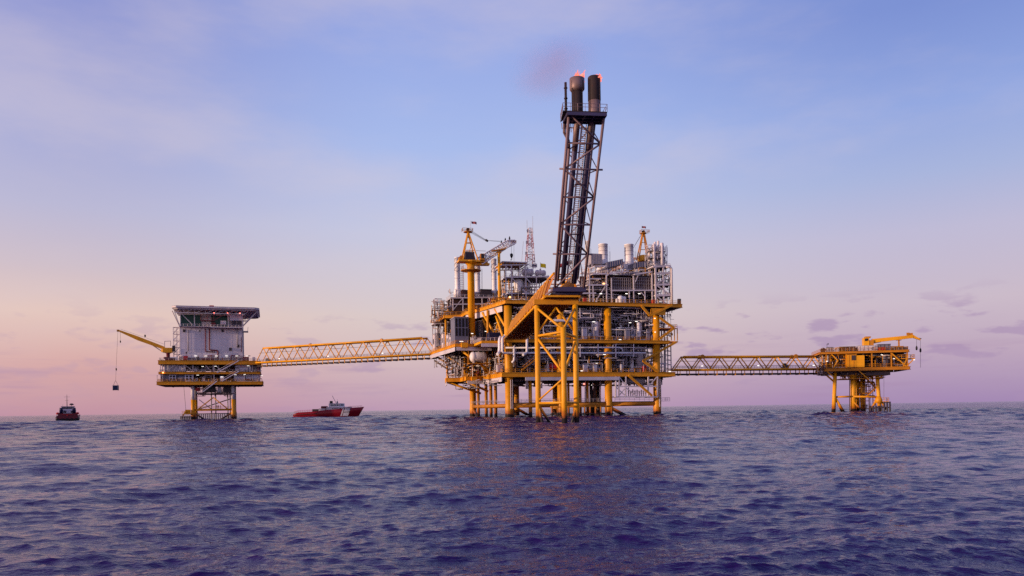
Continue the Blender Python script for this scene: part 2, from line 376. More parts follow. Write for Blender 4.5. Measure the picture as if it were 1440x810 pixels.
# ---- pipework
rnd = random.Random(7)
NPIPE = [0]; SMALL = {}
def big_pipe(pts, r, mat='white', name='pipe'):
    MB().pipe(pts, r, 8).build(name, mat, main, True); NPIPE[0] += 1
big_pipe([f(704, 474, 1), f(702.3, 477, -.5), f(702.3, 494, -1.5), f(700.5, 497.5, -2.5), (-4.5, -3, f(700, 498, -3)[2])], .5, 'white_bright')
big_pipe([f(712, 473, -.5), f(706.5, 474, -2), f(706.5, 496.5, -2.2), f(726, 496.5, -2.2), f(908, 496.5, -2.2)], .36, 'white_bright')
big_pipe([f(741, 473, -2.4), f(741, 496, -2.4), f(737, 498, -3), f(735.5, 499, -4)], .42, 'white_bright')
big_pipe([f(711, 489, -2.4), f(869, 488.8, -2.4), f(873, 489, -2.4), f(875.5, 492, -2.2), f(875.5, 498, -1)], .26, 'white_bright')
big_pipe([f(723, 487, -2.3), f(723, 507, -2.3), f(720, 510, -2)], .38, 'white_bright')
for x in (816, 841, 866, 891): MB().beam(f(x, 484, -2.9), f(x, 502, -2.9), .3, .2).build('pipe_hanger', 'white', main)
MB().beam(f(848, 503.5, -2.4), f(868, 503.5, -2.4), .25, .2).build('pipe_support', 'white', main)
big_pipe([f(757, 451, -1), f(789, 451, -1), f(805, 451.5, -1)], .5, 'white_bright')
def maze(x0, x1, z0, z1, b, n, r, mat, plane='b', key=None, bigs=0, fr=MF):
    """orthogonal pipe runs in a bay; plane 'b': along a; plane 'a': along b"""
    for i in range(n):
        x = rnd.uniform(x0, x1); z = rnd.uniform(z0, z1); bb = b+rnd.uniform(0, 5); pts = []
        P = (lambda x, d, z: (x, d, z)) if plane == 'b' else (lambda x, d, z: (d, x, z))
        pts.append(P(x, bb, z))
        for s_ in range(rnd.choice((1, 2, 3, 3, 4))):
            k = rnd.random()
            if k < .45: x = min(x1, max(x0, x+rnd.choice((-1, 1))*rnd.uniform(1.5, 7)))
            elif k < .85: z = min(z1, max(z0, z+rnd.choice((-1, 1))*rnd.uniform(1, 5)))
            else: bb += rnd.uniform(.8, 2.5)
            q = P(x, bb, z)
            if (Vector(q)-Vector(pts[-1])).length > .6: pts.append(q)
        if len(pts) < 2: continue
        rr = r*rnd.uniform(.6, 1.5)
        if i < bigs: big_pipe(pts, rr*1.5, rnd.choice(mat))
        else:
            mt = rnd.choice(mat); SMALL.setdefault(mt, MB()).pipe(pts, rr, 5)
            if rnd.random() < .5:
                p = Vector(pts[-1]); SMALL[mt].lathe(p-Vector((0, 0, .3)), (0, 0, 1), [(rr*2.2, 0), (rr*2.2, .12), (rr*1.3, .13), (rr*1.3, .5), (rr*2.2, .51), (rr*2.2, .6)], 6)
PM = ['white', 'grey', 'dark_steel', 'pale_panel', 'brown_panel', 'dark_steel', 'white']  # more dark paints in the mix, standing in for shade inside the bays
maze(4, 56, 26.2, 36, .3, 360, .12, PM, bigs=24)
maze(4, 52, 32.5, 36.8, -1.2, 70, .10, ['white', 'grey', 'white'], bigs=8)
maze(3, 57, 15.2, 24.2, .3, 330, .12, PM, bigs=18)
maze(3, 57, 21.5, 24.3, -1.2, 46, .09, ['white', 'grey'], bigs=4)
maze(2, 56, 10.6, 13, 1, 90, .14, ['dark_steel', 'grey', 'under_deck'], bigs=5)
maze(2, 44, 15.2, 24.2, -1.6, 130, .12, PM+['yellow'], 'a', bigs=8)
maze(30, 54, 15.2, 24, -12, 110, .12, PM+['yellow', 'brown_panel'], 'a', bigs=6)
maze(3, 40, 26.2, 36.3, -1, 70, .12, PM+['yellow'], 'a', bigs=8)
maze(19, 58, 26.2, 34, -13, 120, .12, PM+['yellow'], 'a', bigs=6)
maze(30, 58, 20, 24, -15.5, 50, .10, ['grey', 'dark_steel', 'white'], 'a')
maze(2, 55, 10.8, 13, -8, 40, .12, ['dark_steel', 'grey'], 'a')
maze(57.2, 60.5, 28, 37, 1, 24, .10, ['grey', 'white'])
maze(0, 55, 38.8, 44, 3, 110, .11, PM, bigs=5)
# front layer: pale lines hung right behind the edge girders, and pale packaged units standing in the bays
maze(2, 55, 33.2, 37, -1.5, 60, .13, ['white', 'white_bright', 'white'], bigs=0)
maze(3, 56, 20.8, 24.5, -1.4, 50, .13, ['white', 'white_bright', 'grey'], bigs=0)
maze(4, 55, 26.4, 33, -.9, 70, .12, ['white', 'white_bright', 'pale_panel'], bigs=0)
maze(4, 55, 15.4, 20.5, -.9, 60, .11, ['white', 'white_bright', 'yellow', 'pale_panel'], bigs=0)
maze(0, 40, 15.2, 23.5, -2.2, 60, .12, ['white', 'white_bright', 'yellow', 'maroon'], 'a')
maze(20, 50, 14.9, 18.5, -8.8, 50, .10, ['white', 'white_bright', 'yellow', 'maroon'], 'a')
ru = random.Random(23)
for z0, zt, n in ((14.95, 24, 13), (25.85, 36, 14)):
    for i in range(n):
        a = 5+49*(i+ru.uniform(.15, .85))/n; b = ru.uniform(2.2, 6); h = ru.uniform(.3, .75)*(zt-z0); mt = ru.choice(('white', 'pale_panel', 'grey', 'white_bright', 'grey_blue'))
        if abs(a-18) < 2 or abs(a-35) < 2: continue
        m = MB()
        if ru.random() < .45: m.vessel((a, b, z0), (0, 0, 1), ru.uniform(.5, 1.0), h, 12)
        else:
            w_ = ru.uniform(.8, 1.8); m.box(a-w_, a+w_, b, b+2, z0, z0+h)
            for q in range(3): m.box(a-w_+.15+q*w_*.62, a-w_+.15+q*w_*.62+.1, b-.12, b-.003, z0+.2, z0+h-.2)
        m.build('packaged_unit', mt, main, False)
# the truss cage hung under the lower deck at the right
m = MB(); xs = (866, 870.5, 880, 911.5, 924.5)
for x in xs: m.beam(f(x, 529.5, -2), f(x, 558, -2), .42)
for y in (543.5, 558): m.beam(f(866, y, -2), f(925, y, -2), .4)
for p, q in (((871, 530), (880, 543)), ((924, 530), (912, 543)), ((867, 545), (880, 557)), ((870, 557), (880, 545)), ((880, 545), (895, 557))): m.beam(f(*p, -2), f(*q, -2), .28)
for x in xs: m.beam((f(x, 558, -2)[0], -2, f(x, 558, -2)[2]), (f(x, 558, -2)[0], 8, f(x, 558, -2)[2]), .25)
m.build('hanging_cage', 'white', main)
for i in range(9):
    x = 884+i*3; p = f(x, 557, .5); m = MB().tube(p, (p[0], p[1], p[2]+rnd.uniform(1.5, 3.2)), .16, 6); m.lathe((p[0], p[1], p[2]+1), (0, 0, 1), [(.35, 0), (.35, .15), (.15, .2), (.15, .6), (.38, .62), (.38, .8)], 8); m.build('valve', 'grey', main)
# short stair flights between the decks, seen edge on
for p, q, b in (((735, 520), (757, 502), -2), ((826, 484), (842, 455), 1), ((905, 480), (893, 452), 1.5), ((818, 523), (808, 500), .5)):
    P, Q = Vector(f(*p, b)), Vector(f(*q, b)); m = MB()
    for o in (0, .9): m.beam(P+Vector((0, o, 0)), Q+Vector((0, o, 0)), .12, .4); m.tube(P+Vector((0, o, 1)), Q+Vector((0, o, 1)), .05, 4)
    for i in range(14): c = P.lerp(Q, (i+.5)/14); m.box(c.x-.18, c.x+.18, c.y, c.y+.9, c.z-.04, c.z+.04)
    m.build('stair', 'yellow_dirty_shaded', main)
# fluorescent deck lights
for i, (x, y, b) in enumerate(((835, 452.5, 0), (886, 453.8, 0), (895, 452, 0), (921, 447.6, -1), (871, 461, 0), (818, 521.5, -2), (856, 473.5, -1), (872, 477.5, -1), (850, 498.5, -1), (857, 514, 0), (664, 469, 15), (683, 466, 15), (708, 471, 10), (846, 541.5, 3), (833, 541.5, 3), (922, 467, -1), (905, 497, -1), (942, 522.5, 0), (827, 513, 1), (839, 511, 1))):
    a, b, z = f(x, y, b); l = rnd.uniform(.5, 1.1)
    MB().box(a-l/2, a+l/2, b-.1, b+.1, z-.09, z+.09).build('deck_light', 'lamp_white', main)
p = f(808+13.5, 540, 1); MB().lathe((p[0], p[1], p[2]-.25), (0, 0, 1), [(.2, 0), (.28, .15), (.28, .4), (.15, .5)], 8).build('warning_light', 'lamp_red', main)
for x, y, b in ((717, 418, 16), (849, 399, 4)):
    p = f(x, y, b); MB().lathe((p[0], p[1], p[2]-.25), (0, 0, 1), [(.25, 0), (.38, .15), (.38, .45), (.2, .6)], 8).build('warning_light', 'lamp_amber', main)

# ================================================================== EQUIPMENT STANDING ON THE DECKS
EQ = 'process equipment on the decks'
def vvessel(label, p, r, h, mat='white_bright', base=1.0, name='pressure_vessel', cat='pressure vessel', group='upright pressure vessels'):
    t = thing(name, label, cat, MF, p, group)
    x, y, z = p
    MB().vessel((x, y, z+base), (0, 0, 1), r, h).build('shell', mat, t, True)
    MB().lathe((x, y, z), (0, 0, 1), [(r*.82, 0), (r*.8, base+.3)], 12).build('skirt', 'grey', t)
    m = MB()
    for k in range(3): m.lathe((x, y, z+base+h*(.25+.25*k)), (0, 0, 1), [(r*1.02, 0), (r*1.05, .03), (r*1.05, .12), (r*1.02, .15)], 14)
    m.build('stiffening_ring', 'grey', t)
    m = MB().pipe([(x, y, z+base+h-.2), (x, y, z+base+h+.7), (x+r*1.5, y-.2, z+base+h+.7), (x+r*1.5, y-.2, z+base)], r*.14, 6); m.build('outlet_pipe', 'white', t, True)
    return t
def hvessel(label, p, r, L, ang=0, mat='white_bright', group='horizontal drums', saddle=.8):
    t = thing('horizontal_drum', label, 'storage drum', MF, p, group); x, y, z = p; d = Vector((math.cos(ang), math.sin(ang), 0)); c = Vector(p)
    s0 = c-d*L/2+Vector((0, 0, saddle+r))
    MB().vessel(s0, d, r, L, 18).build('shell', mat, t, True)
    for k in (-.28, .28):
        m = MB().lathe(s0+d*(L*(.5+k)-.12), d, [(r*1.02, 0), (r*1.04, .02), (r*1.04, .22), (r*1.02, .24)], 18); m.build('strap', 'grey', t)
        q = c+d*L*k; n = Vector((-d.y, d.x, 0)); m = MB().beam(q-n*r*.8+Vector((0, 0, .25+saddle*.5)), q+n*r*.8+Vector((0, 0, .25+saddle*.5)), .35, saddle+.9); m.build('saddle', 'grey', t)
    MB().lathe(s0+d*L*.5+Vector((0, 0, r-.1)), (0, 0, 1), [(.28, 0), (.28, .4), (.4, .42), (.4, .55)], 8).build('manhole', 'white', t)
    return t
def at_deck(px, b, z): return (f(px, 500, b)[0], b, z)
hvessel('big white horizontal tank hung under the edge of the middle deck below the crane', (f(672.8, 504, 17.2)[0], 17.2, f(672, 511, 17.2)[2]), 1.8, 6.2, 0, 'white_bright', saddle=.4)
t = MB(); a = f(672.8, 504, 17.2)[0]; zt = f(672, 511, 17.2)[2]
t.box(a-3.6, a+3.6, 14.8, 19.8, zt-.25, zt)
for x, y in ((-3.4, 17.4), (3.4, 17.4), (-3.4, 19.6), (3.4, 19.6)): t.beam((a+x, y, zt-.25), (a+x, y, 24.5), .22)
t.build('tank_cradle', 'yellow_dirty_shaded', main)
vvessel('tall pale ribbed vessel right of the flare jacket on the middle deck', at_deck(839, .8, 25.8), .85, 5.6, 'pale_panel')
vvessel('pale vessel next to the ribbed one, slightly shorter and thinner, on the middle deck', at_deck(834, 1.6, 25.8), .6, 5.0, 'white')
vvessel('white pear-shaped vessel on the middle deck between the yellow column and the right corner leg', at_deck(898.5, .5, 25.8), .75, 5.4, 'white_bright')
vvessel('small cream vessel on the middle deck just right of the yellow column', at_deck(873, 2, 25.8), .55, 4.6, 'white')
vvessel('large grey vessel behind the diagonal brace at the right end of the lower deck', at_deck(899, 2.2, 14.9), 1.5, 6.0, 'grey')
vvessel('slim white pump tower with round cap on the lower deck right of the yellow column', at_deck(873, -.4, 14.9), .55, 2.2, 'white_bright', .6)
hvessel('grey horizontal drum inside the white cage under the lower deck', (f(893, 540, 1.5)[0], 1.5, f(893, 541.5, 1.5)[2]), 1.15, 7.5, 0, 'grey', saddle=.3)
hvessel('dark red drum on the lower deck behind the flare jacket', (f(781, 521, 2)[0], 2, 15.1), 1.3, 5, 0, 'red', saddle=.5)
hvessel('grey drum among the pipes on the middle deck left of the corner leg', (f(908, 470, 5)[0], 5, 26), .9, 5.5, 0, 'grey', saddle=1.2)
def skid(label, p, L, W, H, mat, group='equipment skids', cat='equipment skid'):
    t = thing('equipment_skid', label, cat, MF, p, group); x, y, z = p
    MB().box(x-L/2, x+L/2, y-W/2, y+W/2, z, z+.3).build('skid_base', 'yellow_dirty_shaded', t)
    MB().box(x-L*.42, x-L*.05, y-W*.38, y+W*.38, z+.3, z+H).build('cabinet', mat, t)
    m = MB().vessel((x, y, z+.3+H*.32), (1, 0, 0), H*.28, L*.45, 10); m.build('motor', 'grey_blue', t, True)
    m = MB().pipe([(x+L*.1, y-.2, z+H*.5), (x+L*.1, y-.2, z+H), (x+L*.4, y-.2, z+H), (x+L*.4, y-.2, z+.3)], .14, 6); m.build('skid_pipe', 'white', t, True)
    m = MB()
    for sx in (-.48, .48): m.beam((x+L*sx, y-W*.45, z+.3), (x+L*sx, y-W*.45, z+H+.4), .14)
    m.beam((x-L*.48, y-W*.45, z+H+.4), (x+L*.48, y-W*.45, z+H+.4), .14); m.build('skid_frame', 'white', t)
for lab, px, b, z, L, W, H, mt in (
    ('grey pump skid in a white frame on the middle deck right of the yellow column', 886, 0, 25.8, 4.6, 2.2, 3.4, 'grey'),
    ('white framed skid with A shaped top beside the ribbed vessel', 826, -.3, 25.8, 4.4, 2, 3.8, 'pale_panel'),
    ('small red cabinet skid on the lower deck beside the right corner leg', 908, -.4, 14.9, 2.4, 1.6, 2.2, 'red'),
    ('white pump skid on the lower deck by the right jacket leg', 826, 0, 14.9, 4, 2, 2.6, 'white'),
    ('white and grey pump skid on the lower deck left of the yellow column', 839, .2, 14.9, 3.4, 2, 2.8, 'white_bright'),
    ('low pale skid among railings at the lower deck corner under the white pipes', 706, 3, 14.9, 4.5, 2.4, 2.7, 'white'),
    ('grey compressor skid at the front edge of the middle deck near the right corner', 914, .8, 25.8, 3.2, 2, 3.6, 'grey')):
    skid(lab, at_deck(px, b, z), L, W, H, mt)
def container(label, p, L, W, H, mat, group, ang=0, name='shipping_container', fr=MF):
    t = thing(name, label, 'container', fr, p, group); x, y, z = p
    m = MB().box(x-L/2, x+L/2, y-W/2, y+W/2, z+.1, z+H)
    m.build('body', mat, t)
    m = MB(); k = int(L/.45)
    for i in range(k): m.box(x-L/2+L*(i+.3)/k, x-L/2+L*(i+.7)/k, y-W/2-.06, y-W/2-.003, z+.25, z+H-.2)
    k = int(W/.45)
    for i in range(k): m.box(x-L/2-.06, x-L/2-.003, y-W/2+W*(i+.3)/k, y-W/2+W*(i+.7)/k, z+.25, z+H-.2)
    m.build('corrugation', mat, t)
    m = MB()
    for sx in (-1, 1):
        for sy in (-1, 1): m.box(x+sx*L/2-.1, x+sx*L/2+.1, y+sy*W/2-.1, y+sy*W/2+.1, z, z+H+.06)
    m.build('corner_post', 'grey_blue', t); return t
BC = 'cargo containers'
container('dark blue container on the middle deck under the lower end of the flare bridge', (f(694.5, 478, 9)[0], 9, 26.2), 4.0, 2.6, 2.7, 'navy', BC)
container('small dark blue box on the lower deck below the white tank', (f(685, 523, 25.5)[0], 28, 15), 2.3, 2.2, 2.4, 'navy', BC)
MB().box(-8, 1, 4.5, 16.9, 24.9, 25.7).build('crane_side_deck', 'yellow_clean', main)
MB().rail([(-7.9, 16.8, 25.7), (-7.9, 4.6, 25.7), (1, 4.6, 25.7)], 1.1, 1.6, .05).build('deck_railing', 'white', main)
MB().box(-8, 0, 4.4, 4.7, 23.7, 24.85).build('fascia_panel', 'pale_panel', main)
# louvred generator house
p = f(650, 484, 18.2); gh = thing('generator_house', 'grey two storey louvred generator house on the middle deck left of the crane mast', 'generator', MF, (p[0], 18.2, 25.8))
a0 = f(639.8, 480, 18.2)[0]; a1 = f(659, 480, 18.2)[0]; z1 = f(650, 446.5, 18.2)[2]
MB().box(a0, a1, 18.2, 26, 25.85, z1).build('housing', 'grey_blue', gh)
for row, (zz0, zz1) in enumerate(((.30, .60), (.64, .96))):
    for i in range(4):
        x = a0+(a1-a0)*(i+.22)/4; w_ = (a1-a0)/4*.56; m = MB(); z0 = 25.85+(z1-25.85)*zz0; z9 = 25.85+(z1-25.85)*zz1
        m.box(x, x+w_, 18.12, 18.19, z0, z9)
        for j in range(8): m.box(x, x+w_, 18.0, 18.11, z0+(z9-z0)*(j+.2)/8, z0+(z9-z0)*(j+.5)/8)
        m.build('louvre', 'black', gh)
MB().box(a0-.2, a1+.2, 17.9, 26.2, z1, z1+.25).build('roof', 'grey', gh)
MB().box(a0+1.6, a0+2.9, 18.08, 18.19, 26.6, 26.75).build('door_lamp', 'lamp_white', gh)
# white cabins on the left end of the middle deck
CB = 'white cabins on the left end of the middle deck'
def cabin(label, p, L, W, H, mat, group=CB):
    t = thing('equipment_cabin', label, 'cabin', MF, p, group); x, y, z = p
    MB().box(x-L/2, x+L/2, y-W/2, y+W/2, z, z+H).build('wall', mat, t)
    MB().box(x-L/2-.15, x+L/2+.15, y-W/2-.15, y+W/2+.15, z+H, z+H+.2).build('roof', 'grey', t)
    MB().box(x-.5, x+.5, y-W/2-.05, y-W/2-.003, z+.1, z+2.1).build('door', 'grey_blue', t)
    m = MB().box(x-L/2-.05, x-L/2-.003, y-W*.2, y+W*.2, z+H*.45, z+H*.75); m.build('window', 'glass', t)
    m = MB()
    for i in range(3): m.pipe([(x-L*.3+i*.5, y-W/2-.2, z+.2), (x-L*.3+i*.5, y-W/2-.2, z+H+.6), (x-L*.3+i*.5, y, z+H+.6)], .08, 5)
    m.build('conduit', 'white', t)
cabin('tall white cabin at the far left tip of the middle deck above the bridge landing', (-14.2, 55, 25.8), 3.4, 5, 6.8, 'white')
cabin('lower white cabin right of the tall one on the left tip of the middle deck', (-12.6, 45, 25.8), 3, 4, 6, 'white')
cabin('small pale cabin with pipes between the cabins and the louvred generator house', (-12.8, 34.5, 25.8), 2.6, 4, 4.6, 'pale_panel')
cabin('narrow pale cabin directly behind the louvred generator house', (-12.9, 28.6, 25.8), 2.6, 3, 3.4, 'pale_panel')
cabin('white crate-like cabin at the foot of the yellow crane mast', (f(669, 480, 17.9)[0], 18.4, 25.8), 3.6, 1.4, 2.2, 'white_bright')
cabin('tall dark brown switch room behind the crane mast on the middle deck', (-3.2, 24.5, 25.8), 5, 4, 8.2, 'dark_steel')
# ================================================================== TOPSIDE MODULES
def frame_module(name, label, cat, cols, beams, braces, b, depth, mat='white', fr=MF, cw=.34, group=None):
    """white steel frame: columns (px, y0, y1), beams (px0, py0, px1, py1), braces likewise, front plane b, repeated at the back"""
    x0 = sum(f(c[0], c[1], b, fr)[0] for c in cols)/len(cols)
    t = thing(name, label, cat, fr, (x0, b, min(f(c[0], c[2], b, fr)[2] for c in cols)), group)
    for c in cols:
        p = f(c[0], c[1], b, fr); q = f(c[0], c[2], b, fr); x = (p[0]+q[0])/2
        MB().beam((x, b, q[2]), (x, b, p[2]), cw).build('column', mat, t)
        MB().beam((x, b+depth, q[2]), (x, b+depth, p[2]), cw).build('column', mat, t)
    for x_0, y0, x_1, y1 in beams:
        p = f(x_0, y0, b, fr); q = f(x_1, y1, b, fr)
        MB().beam((p[0], b-.02, p[2]), (q[0], b-.02, q[2]), cw*.9, cw*1.3).build('beam', mat, t)
        m = MB().beam((p[0], b+depth, p[2]), (q[0], b+depth, q[2]), cw*.9, cw*1.3)
        m.beam((p[0], b, p[2]), (p[0], b+depth, p[2]), cw*.8).beam((q[0], b, q[2]), (q[0], b+depth, q[2]), cw*.8).build('beam', mat, t)
    for x_0, y0, x_1, y1 in braces:
        p = f(x_0, y0, b, fr); q = f(x_1, y1, b, fr)
        MB().beam((p[0], b-.05, p[2]), (q[0], b-.05, q[2]), cw*.75).build('brace', mat, t)
    return t
def floor_on(t, x0, x1, py, b0, b1, b, rails=True, mat='under_deck', fr=MF, name='floor'):
    p = f(x0, py, b, fr); q = f(x1, py, b, fr); z = (p[2]+q[2])/2
    MB().box(p[0], q[0], b0, b1, z-.2, z+.02).build(name, mat, t)
    if rails: MB().rail([(p[0], b1-.1, z), (p[0], b0+.1, z), (q[0], b0+.1, z), (q[0], b1-.1, z)], 1.15, 1.8, .05).build('railing', 'white', t)
def pipes_on(t, x0, x1, y0, y1, b, dep, n, r, mats, seed, fr=MF, nb=5):
    """pipe runs inside a module: the thick ones parts of their own, the thin ones one tangle"""
    rr = random.Random(seed); small = {}
    A0, _, ZB = f(x0, y1, b, fr); A1, _, ZT = f(x1, y0, b, fr)
    for i in range(n):
        x, z, y = rr.uniform(A0, A1), rr.uniform(ZB, ZT), b+rr.uniform(.3, dep); pts = [(x, y, z)]
        for _ in range(rr.choice((1, 2, 3, 3))):
            k = rr.random()
            if k < .42: x = min(A1, max(A0, x+rr.choice((-1, 1))*rr.uniform(1, 5)))
            elif k < .88: z = min(ZT, max(ZB, z+rr.choice((-1, 1))*rr.uniform(1, 4.5)))
            else: y += rr.uniform(.6, 2)
            if (Vector((x, y, z))-Vector(pts[-1])).length > .5: pts.append((x, y, z))
        if len(pts) < 2: continue
        m_ = rr.choice(mats)
        if i < nb: MB().pipe(pts, r*1.9, 8).build('pipe', m_, t, True)
        else: small.setdefault(m_, MB()).pipe(pts, r*rr.uniform(.6, 1.4), 5)
    for m_, mb in small.items(): mb.build('thin_pipework', m_, t, True)['kind'] = 'stuff'

# -- compressor house with brown louvre screens (right half of the top deck)
cm = frame_module('compressor_module', 'long grey framed compressor module with brown screen walls on the top deck', 'process module',
    [(829, 386, 431), (834, 401, 431), (853, 386, 431), (860, 391, 431), (885, 408, 430.5), (907, 408, 430.5), (917, 385, 430.5), (891, 388, 430.5)],
    [(826, 401, 855, 400.6), (816, 412.5, 838, 412.2), (860, 408.6, 927, 408.2), (833, 385.5, 853, 385), (858, 385, 884, 381), (892, 386, 918, 382), (829, 392, 845, 392), (836, 374.5, 853, 374)],
    [(836, 426, 851, 403), (901, 411, 908, 418), (853, 388, 860, 382), (893, 397, 897, 388)], 2, 14, 'white')
for x0, x1 in ((860.5, 887), (893, 921)):
    p = f(x0, 408, 2.4); q = f(x1, 391, 2.4)
    MB().box(p[0], q[0], 2.4, 2.6, p[2], q[2]).build('screen_wall', 'brown_panel', cm)
    m = MB(); n = 9
    for i in range(n+1): x = p[0]+(q[0]-p[0])*i/n; m.box(x-.05, x+.05, 2.28, 2.397, p[2], q[2])
    for i in range(5): z = p[2]+(q[2]-p[2])*i/4; m.box(p[0], q[0], 2.22, 2.277, z-.05, z+.05)
    m.build('screen_frame', 'grey', cm)
p = f(816, 431, 9); q = f(922, 392, 9)
MB().box(p[0], q[0], 9, 9.3, p[2]+.1, q[2]).build('back_wall', 'brown_panel', cm)
floor_on(cm, 816, 927, 409.5, 2.3, 15, 2, True); floor_on(cm, 826, 854, 402, 2.3, 12, 2); floor_on(cm, 833, 919, 386.5, 2.5, 15, 2)
pipes_on(cm, 816, 924, 409, 430, 2.4, 5, 150, .12, PM, 3, nb=10)
pipes_on(cm, 828, 924, 369, 388, 4, 7, 70, .1, ['white', 'white', 'grey', 'white_bright'], 15, nb=6)
pipes_on(cm, 826, 922, 376, 391, 2.6, 8, 110, .12, ['white', 'grey', 'white', 'yellow'], 5, nb=8)
pipes_on(cm, 826, 860, 386, 409, 2.4, 5, 40, .11, ['white', 'grey', 'dark_steel'], 6, nb=4)
for x, y, w_, h in ((873, 424, 8, 11), (878, 425, 6, 10), (868, 426, 4, 7)):
    p = f(x, 431, 1); r = w_/8.2; MB().vessel((p[0], 1.2, 38.6), (0, 0, 1), r, h/4.0, 12).build('scrubber', 'white_bright', cm, True)
for x in (919, 823):
    p = f(x, 431, .2); MB().box(p[0]-.5, p[0]+.5, 0, .7, 38.6, 40.1).build('cabinet', 'red', cm)
for x in (881, 845, 899): # lamps
    p = f(x, 413, 1.8); MB().box(p[0]-.4, p[0]+.4, 1.7, 1.9, p[2]-.1, p[2]+.1).build('lamp', 'lamp_white', cm)
# hoods on the module roof
def hood(label, x0, x1, y0, y1, b, d, mat, slope):
    p = f(x0, y1, b); q = f(x1, y0, b); z0 = p[2]; z1 = q[2]
    t = thing('air_intake_hood', label, 'air intake', MF, ((p[0]+q[0])/2, b, z0), 'air intake hoods on the module roof')
    h = (z1-z0); m = MB(); a0, a1 = p[0], q[0]
    m.add([(a0, b, z0), (a1, b, z0+h*slope), (a1, b, z1), (a0, b, z1-h*slope*.8), (a0, b+d, z0), (a1, b+d, z0+h*slope), (a1, b+d, z1), (a0, b+d, z1-h*slope*.8)],
          [(3, 2, 1, 0)[::-1], (4, 5, 6, 7)[::-1], (0, 1, 5, 4), (1, 2, 6, 5), (2, 3, 7, 6), (3, 0, 4, 7)]); m.build('hood', mat, t)
    m = MB()
    for i in range(7):
        x = a0+(a1-a0)*(i+.5)/7; zz = z0+h*slope*(i+.5)/7; zt = z1-h*slope*.8*(1-(i+.5)/7); m.box(x-.06, x+.06, b-.09, b-.003, zz+.1, zt-.1)
    m.build('rib', 'grey', t)
    for x in (a0+.4, a1-.4):
        for y in (b+.4, b+d-.4): MB().beam((x, y, z0-2.2), (x, y, z0+h*slope*.9 if x > (a0+a1)/2 else z0), .22).build('support_leg', 'white', t)
hood('boxy dark grey air intake hood behind the flare boom', 831, 847, 357, 371, 6, 6, 'grey', 0)
hood('slanting blue grey air intake hood between the two wide white stacks', 853.5, 876, 364, 377, 5, 6, 'grey_blue', .5)
hood('slanting blue grey air intake hood at the foot of the far A-frame crane', 892, 914, 367, 377, 5, 6, 'grey_blue', .35)
# -- stacks
def stack(label, px, y_top, y_base, r_px, b, flare, strakes, group, y_mid=None):
    p = f(px, y_base, b); q = f(px, y_top, b); sc = FPX/MF.w(p[0], b).y; r = r_px/sc; H = q[2]-p[2]
    t = thing('exhaust_stack', label, 'exhaust stack', MF, p, group)
    hm = H*(1-(y_mid-y_top)/(y_base-y_top)) if y_mid else H*.25
    MB().lathe(p, (0, 0, 1), [(r*flare, 0), (r*flare, hm*.55), (r, hm), (r, H-.3), (r*1.06, H-.28), (r*1.06, H), (r*.86, H), (r*.86, H-1.2)], 20).build('stack_shell', 'white_bright', t, True)
    m = MB()
    for k in (.3, .55, .8): m.lathe((p[0], p[1], p[2]+hm+(H-hm)*k), (0, 0, 1), [(r, 0), (r*1.04, .02), (r*1.04, .16), (r, .18)], 20)
    m.build('flange', 'grey', t)
    if strakes:
        for s0 in range(3):
            pts = []; z0 = p[2]+hm+(H-hm)*.52; z1 = p[2]+H-.5
            for i in range(25):
                w_ = 2*math.pi*(s0/3+i/24*.95); pts.append((p[0]+math.cos(w_)*r*1.05, p[1]+math.sin(w_)*r*1.05, z0+(z1-z0)*i/24))
            MB().path(pts, .1, 4).build('spiral_strake', 'grey', t, True)
    m = MB()
    for k in range(int(H/.5)): m.box(p[0]+r*flare+.05, p[0]+r*flare+.45, p[1]-.03, p[1]+.03, p[2]+k*.5, p[2]+k*.5+.05)
    for o in (.05, .45): m.tube((p[0]+r*flare+o, p[1], p[2]), (p[0]+r*flare+o, p[1], p[2]+H*.8), .04, 4)
    m.build('ladder', 'grey', t)
SG = 'slim spiral straked exhaust stacks'; WG = 'wide smooth exhaust stacks'
stack('slim white straked exhaust stack standing left of the crane mast', 643.6, 362, 419, 3.7, 45, 1.55, True, SG, 405)
stack('slim white straked exhaust stack half hidden behind the crane mast', 672, 368, 419, 3.5, 45, 1.5, True, SG, 406)
stack('slim white straked exhaust stack directly left of the yellow boom rest post', 695.2, 364, 418, 3.6, 45, 1.55, True, SG, 406)
stack('slim pale exhaust stack hidden in part by the flare boom', 826.5, 339, 392, 3.2, 16, 1.2, False, SG, 385)
stack('wide white exhaust stack with flared base, nearer to the flare boom', 848.7, 343.5, 392, 6.4, 14, 1.38, False, WG, 366)
stack('wide white exhaust stack with flared base, nearer to the A-frame crane', 885, 344, 392, 6.3, 14, 1.4, False, WG, 366)
# -- left engine room: roof deck carrying the slim stacks
em = frame_module('turbine_module', 'pale framed turbine module under the three slim straked stacks', 'process module',
    [(637, 419, 437), (651, 419, 437), (678, 418.5, 437), (690, 418.5, 437), (704, 418, 437)], [(634, 419, 706, 418), (637, 428, 704, 427)], [(637, 436, 650, 420), (679, 436, 690, 420)], 41.5, 9, 'white')
p = f(637, 437, 43); q = f(703, 420, 43); MB().box(p[0], q[0], 43, 49, 38.6, q[2]-.3).build('housing', 'brown_panel', em)
floor_on(em, 634, 706, 418.7, 41.6, 52, 41.5)
for x0, x1, y0, y1, mt in ((650, 661, 409, 418, 'brown_panel'), (676.5, 691, 408, 418, 'dark_steel'), (700, 708, 410, 418, 'dark_steel')):
    p = f(x0, y1, 42.5); q = f(x1, y0, 42.5); MB().box(p[0], q[0], 42.5, 47, p[2]+.3, q[2]).box(p[0]-.2, q[0]+.2, 42.3, 47.2, q[2]+.003, q[2]+.3).build('roof_unit', mt, em)
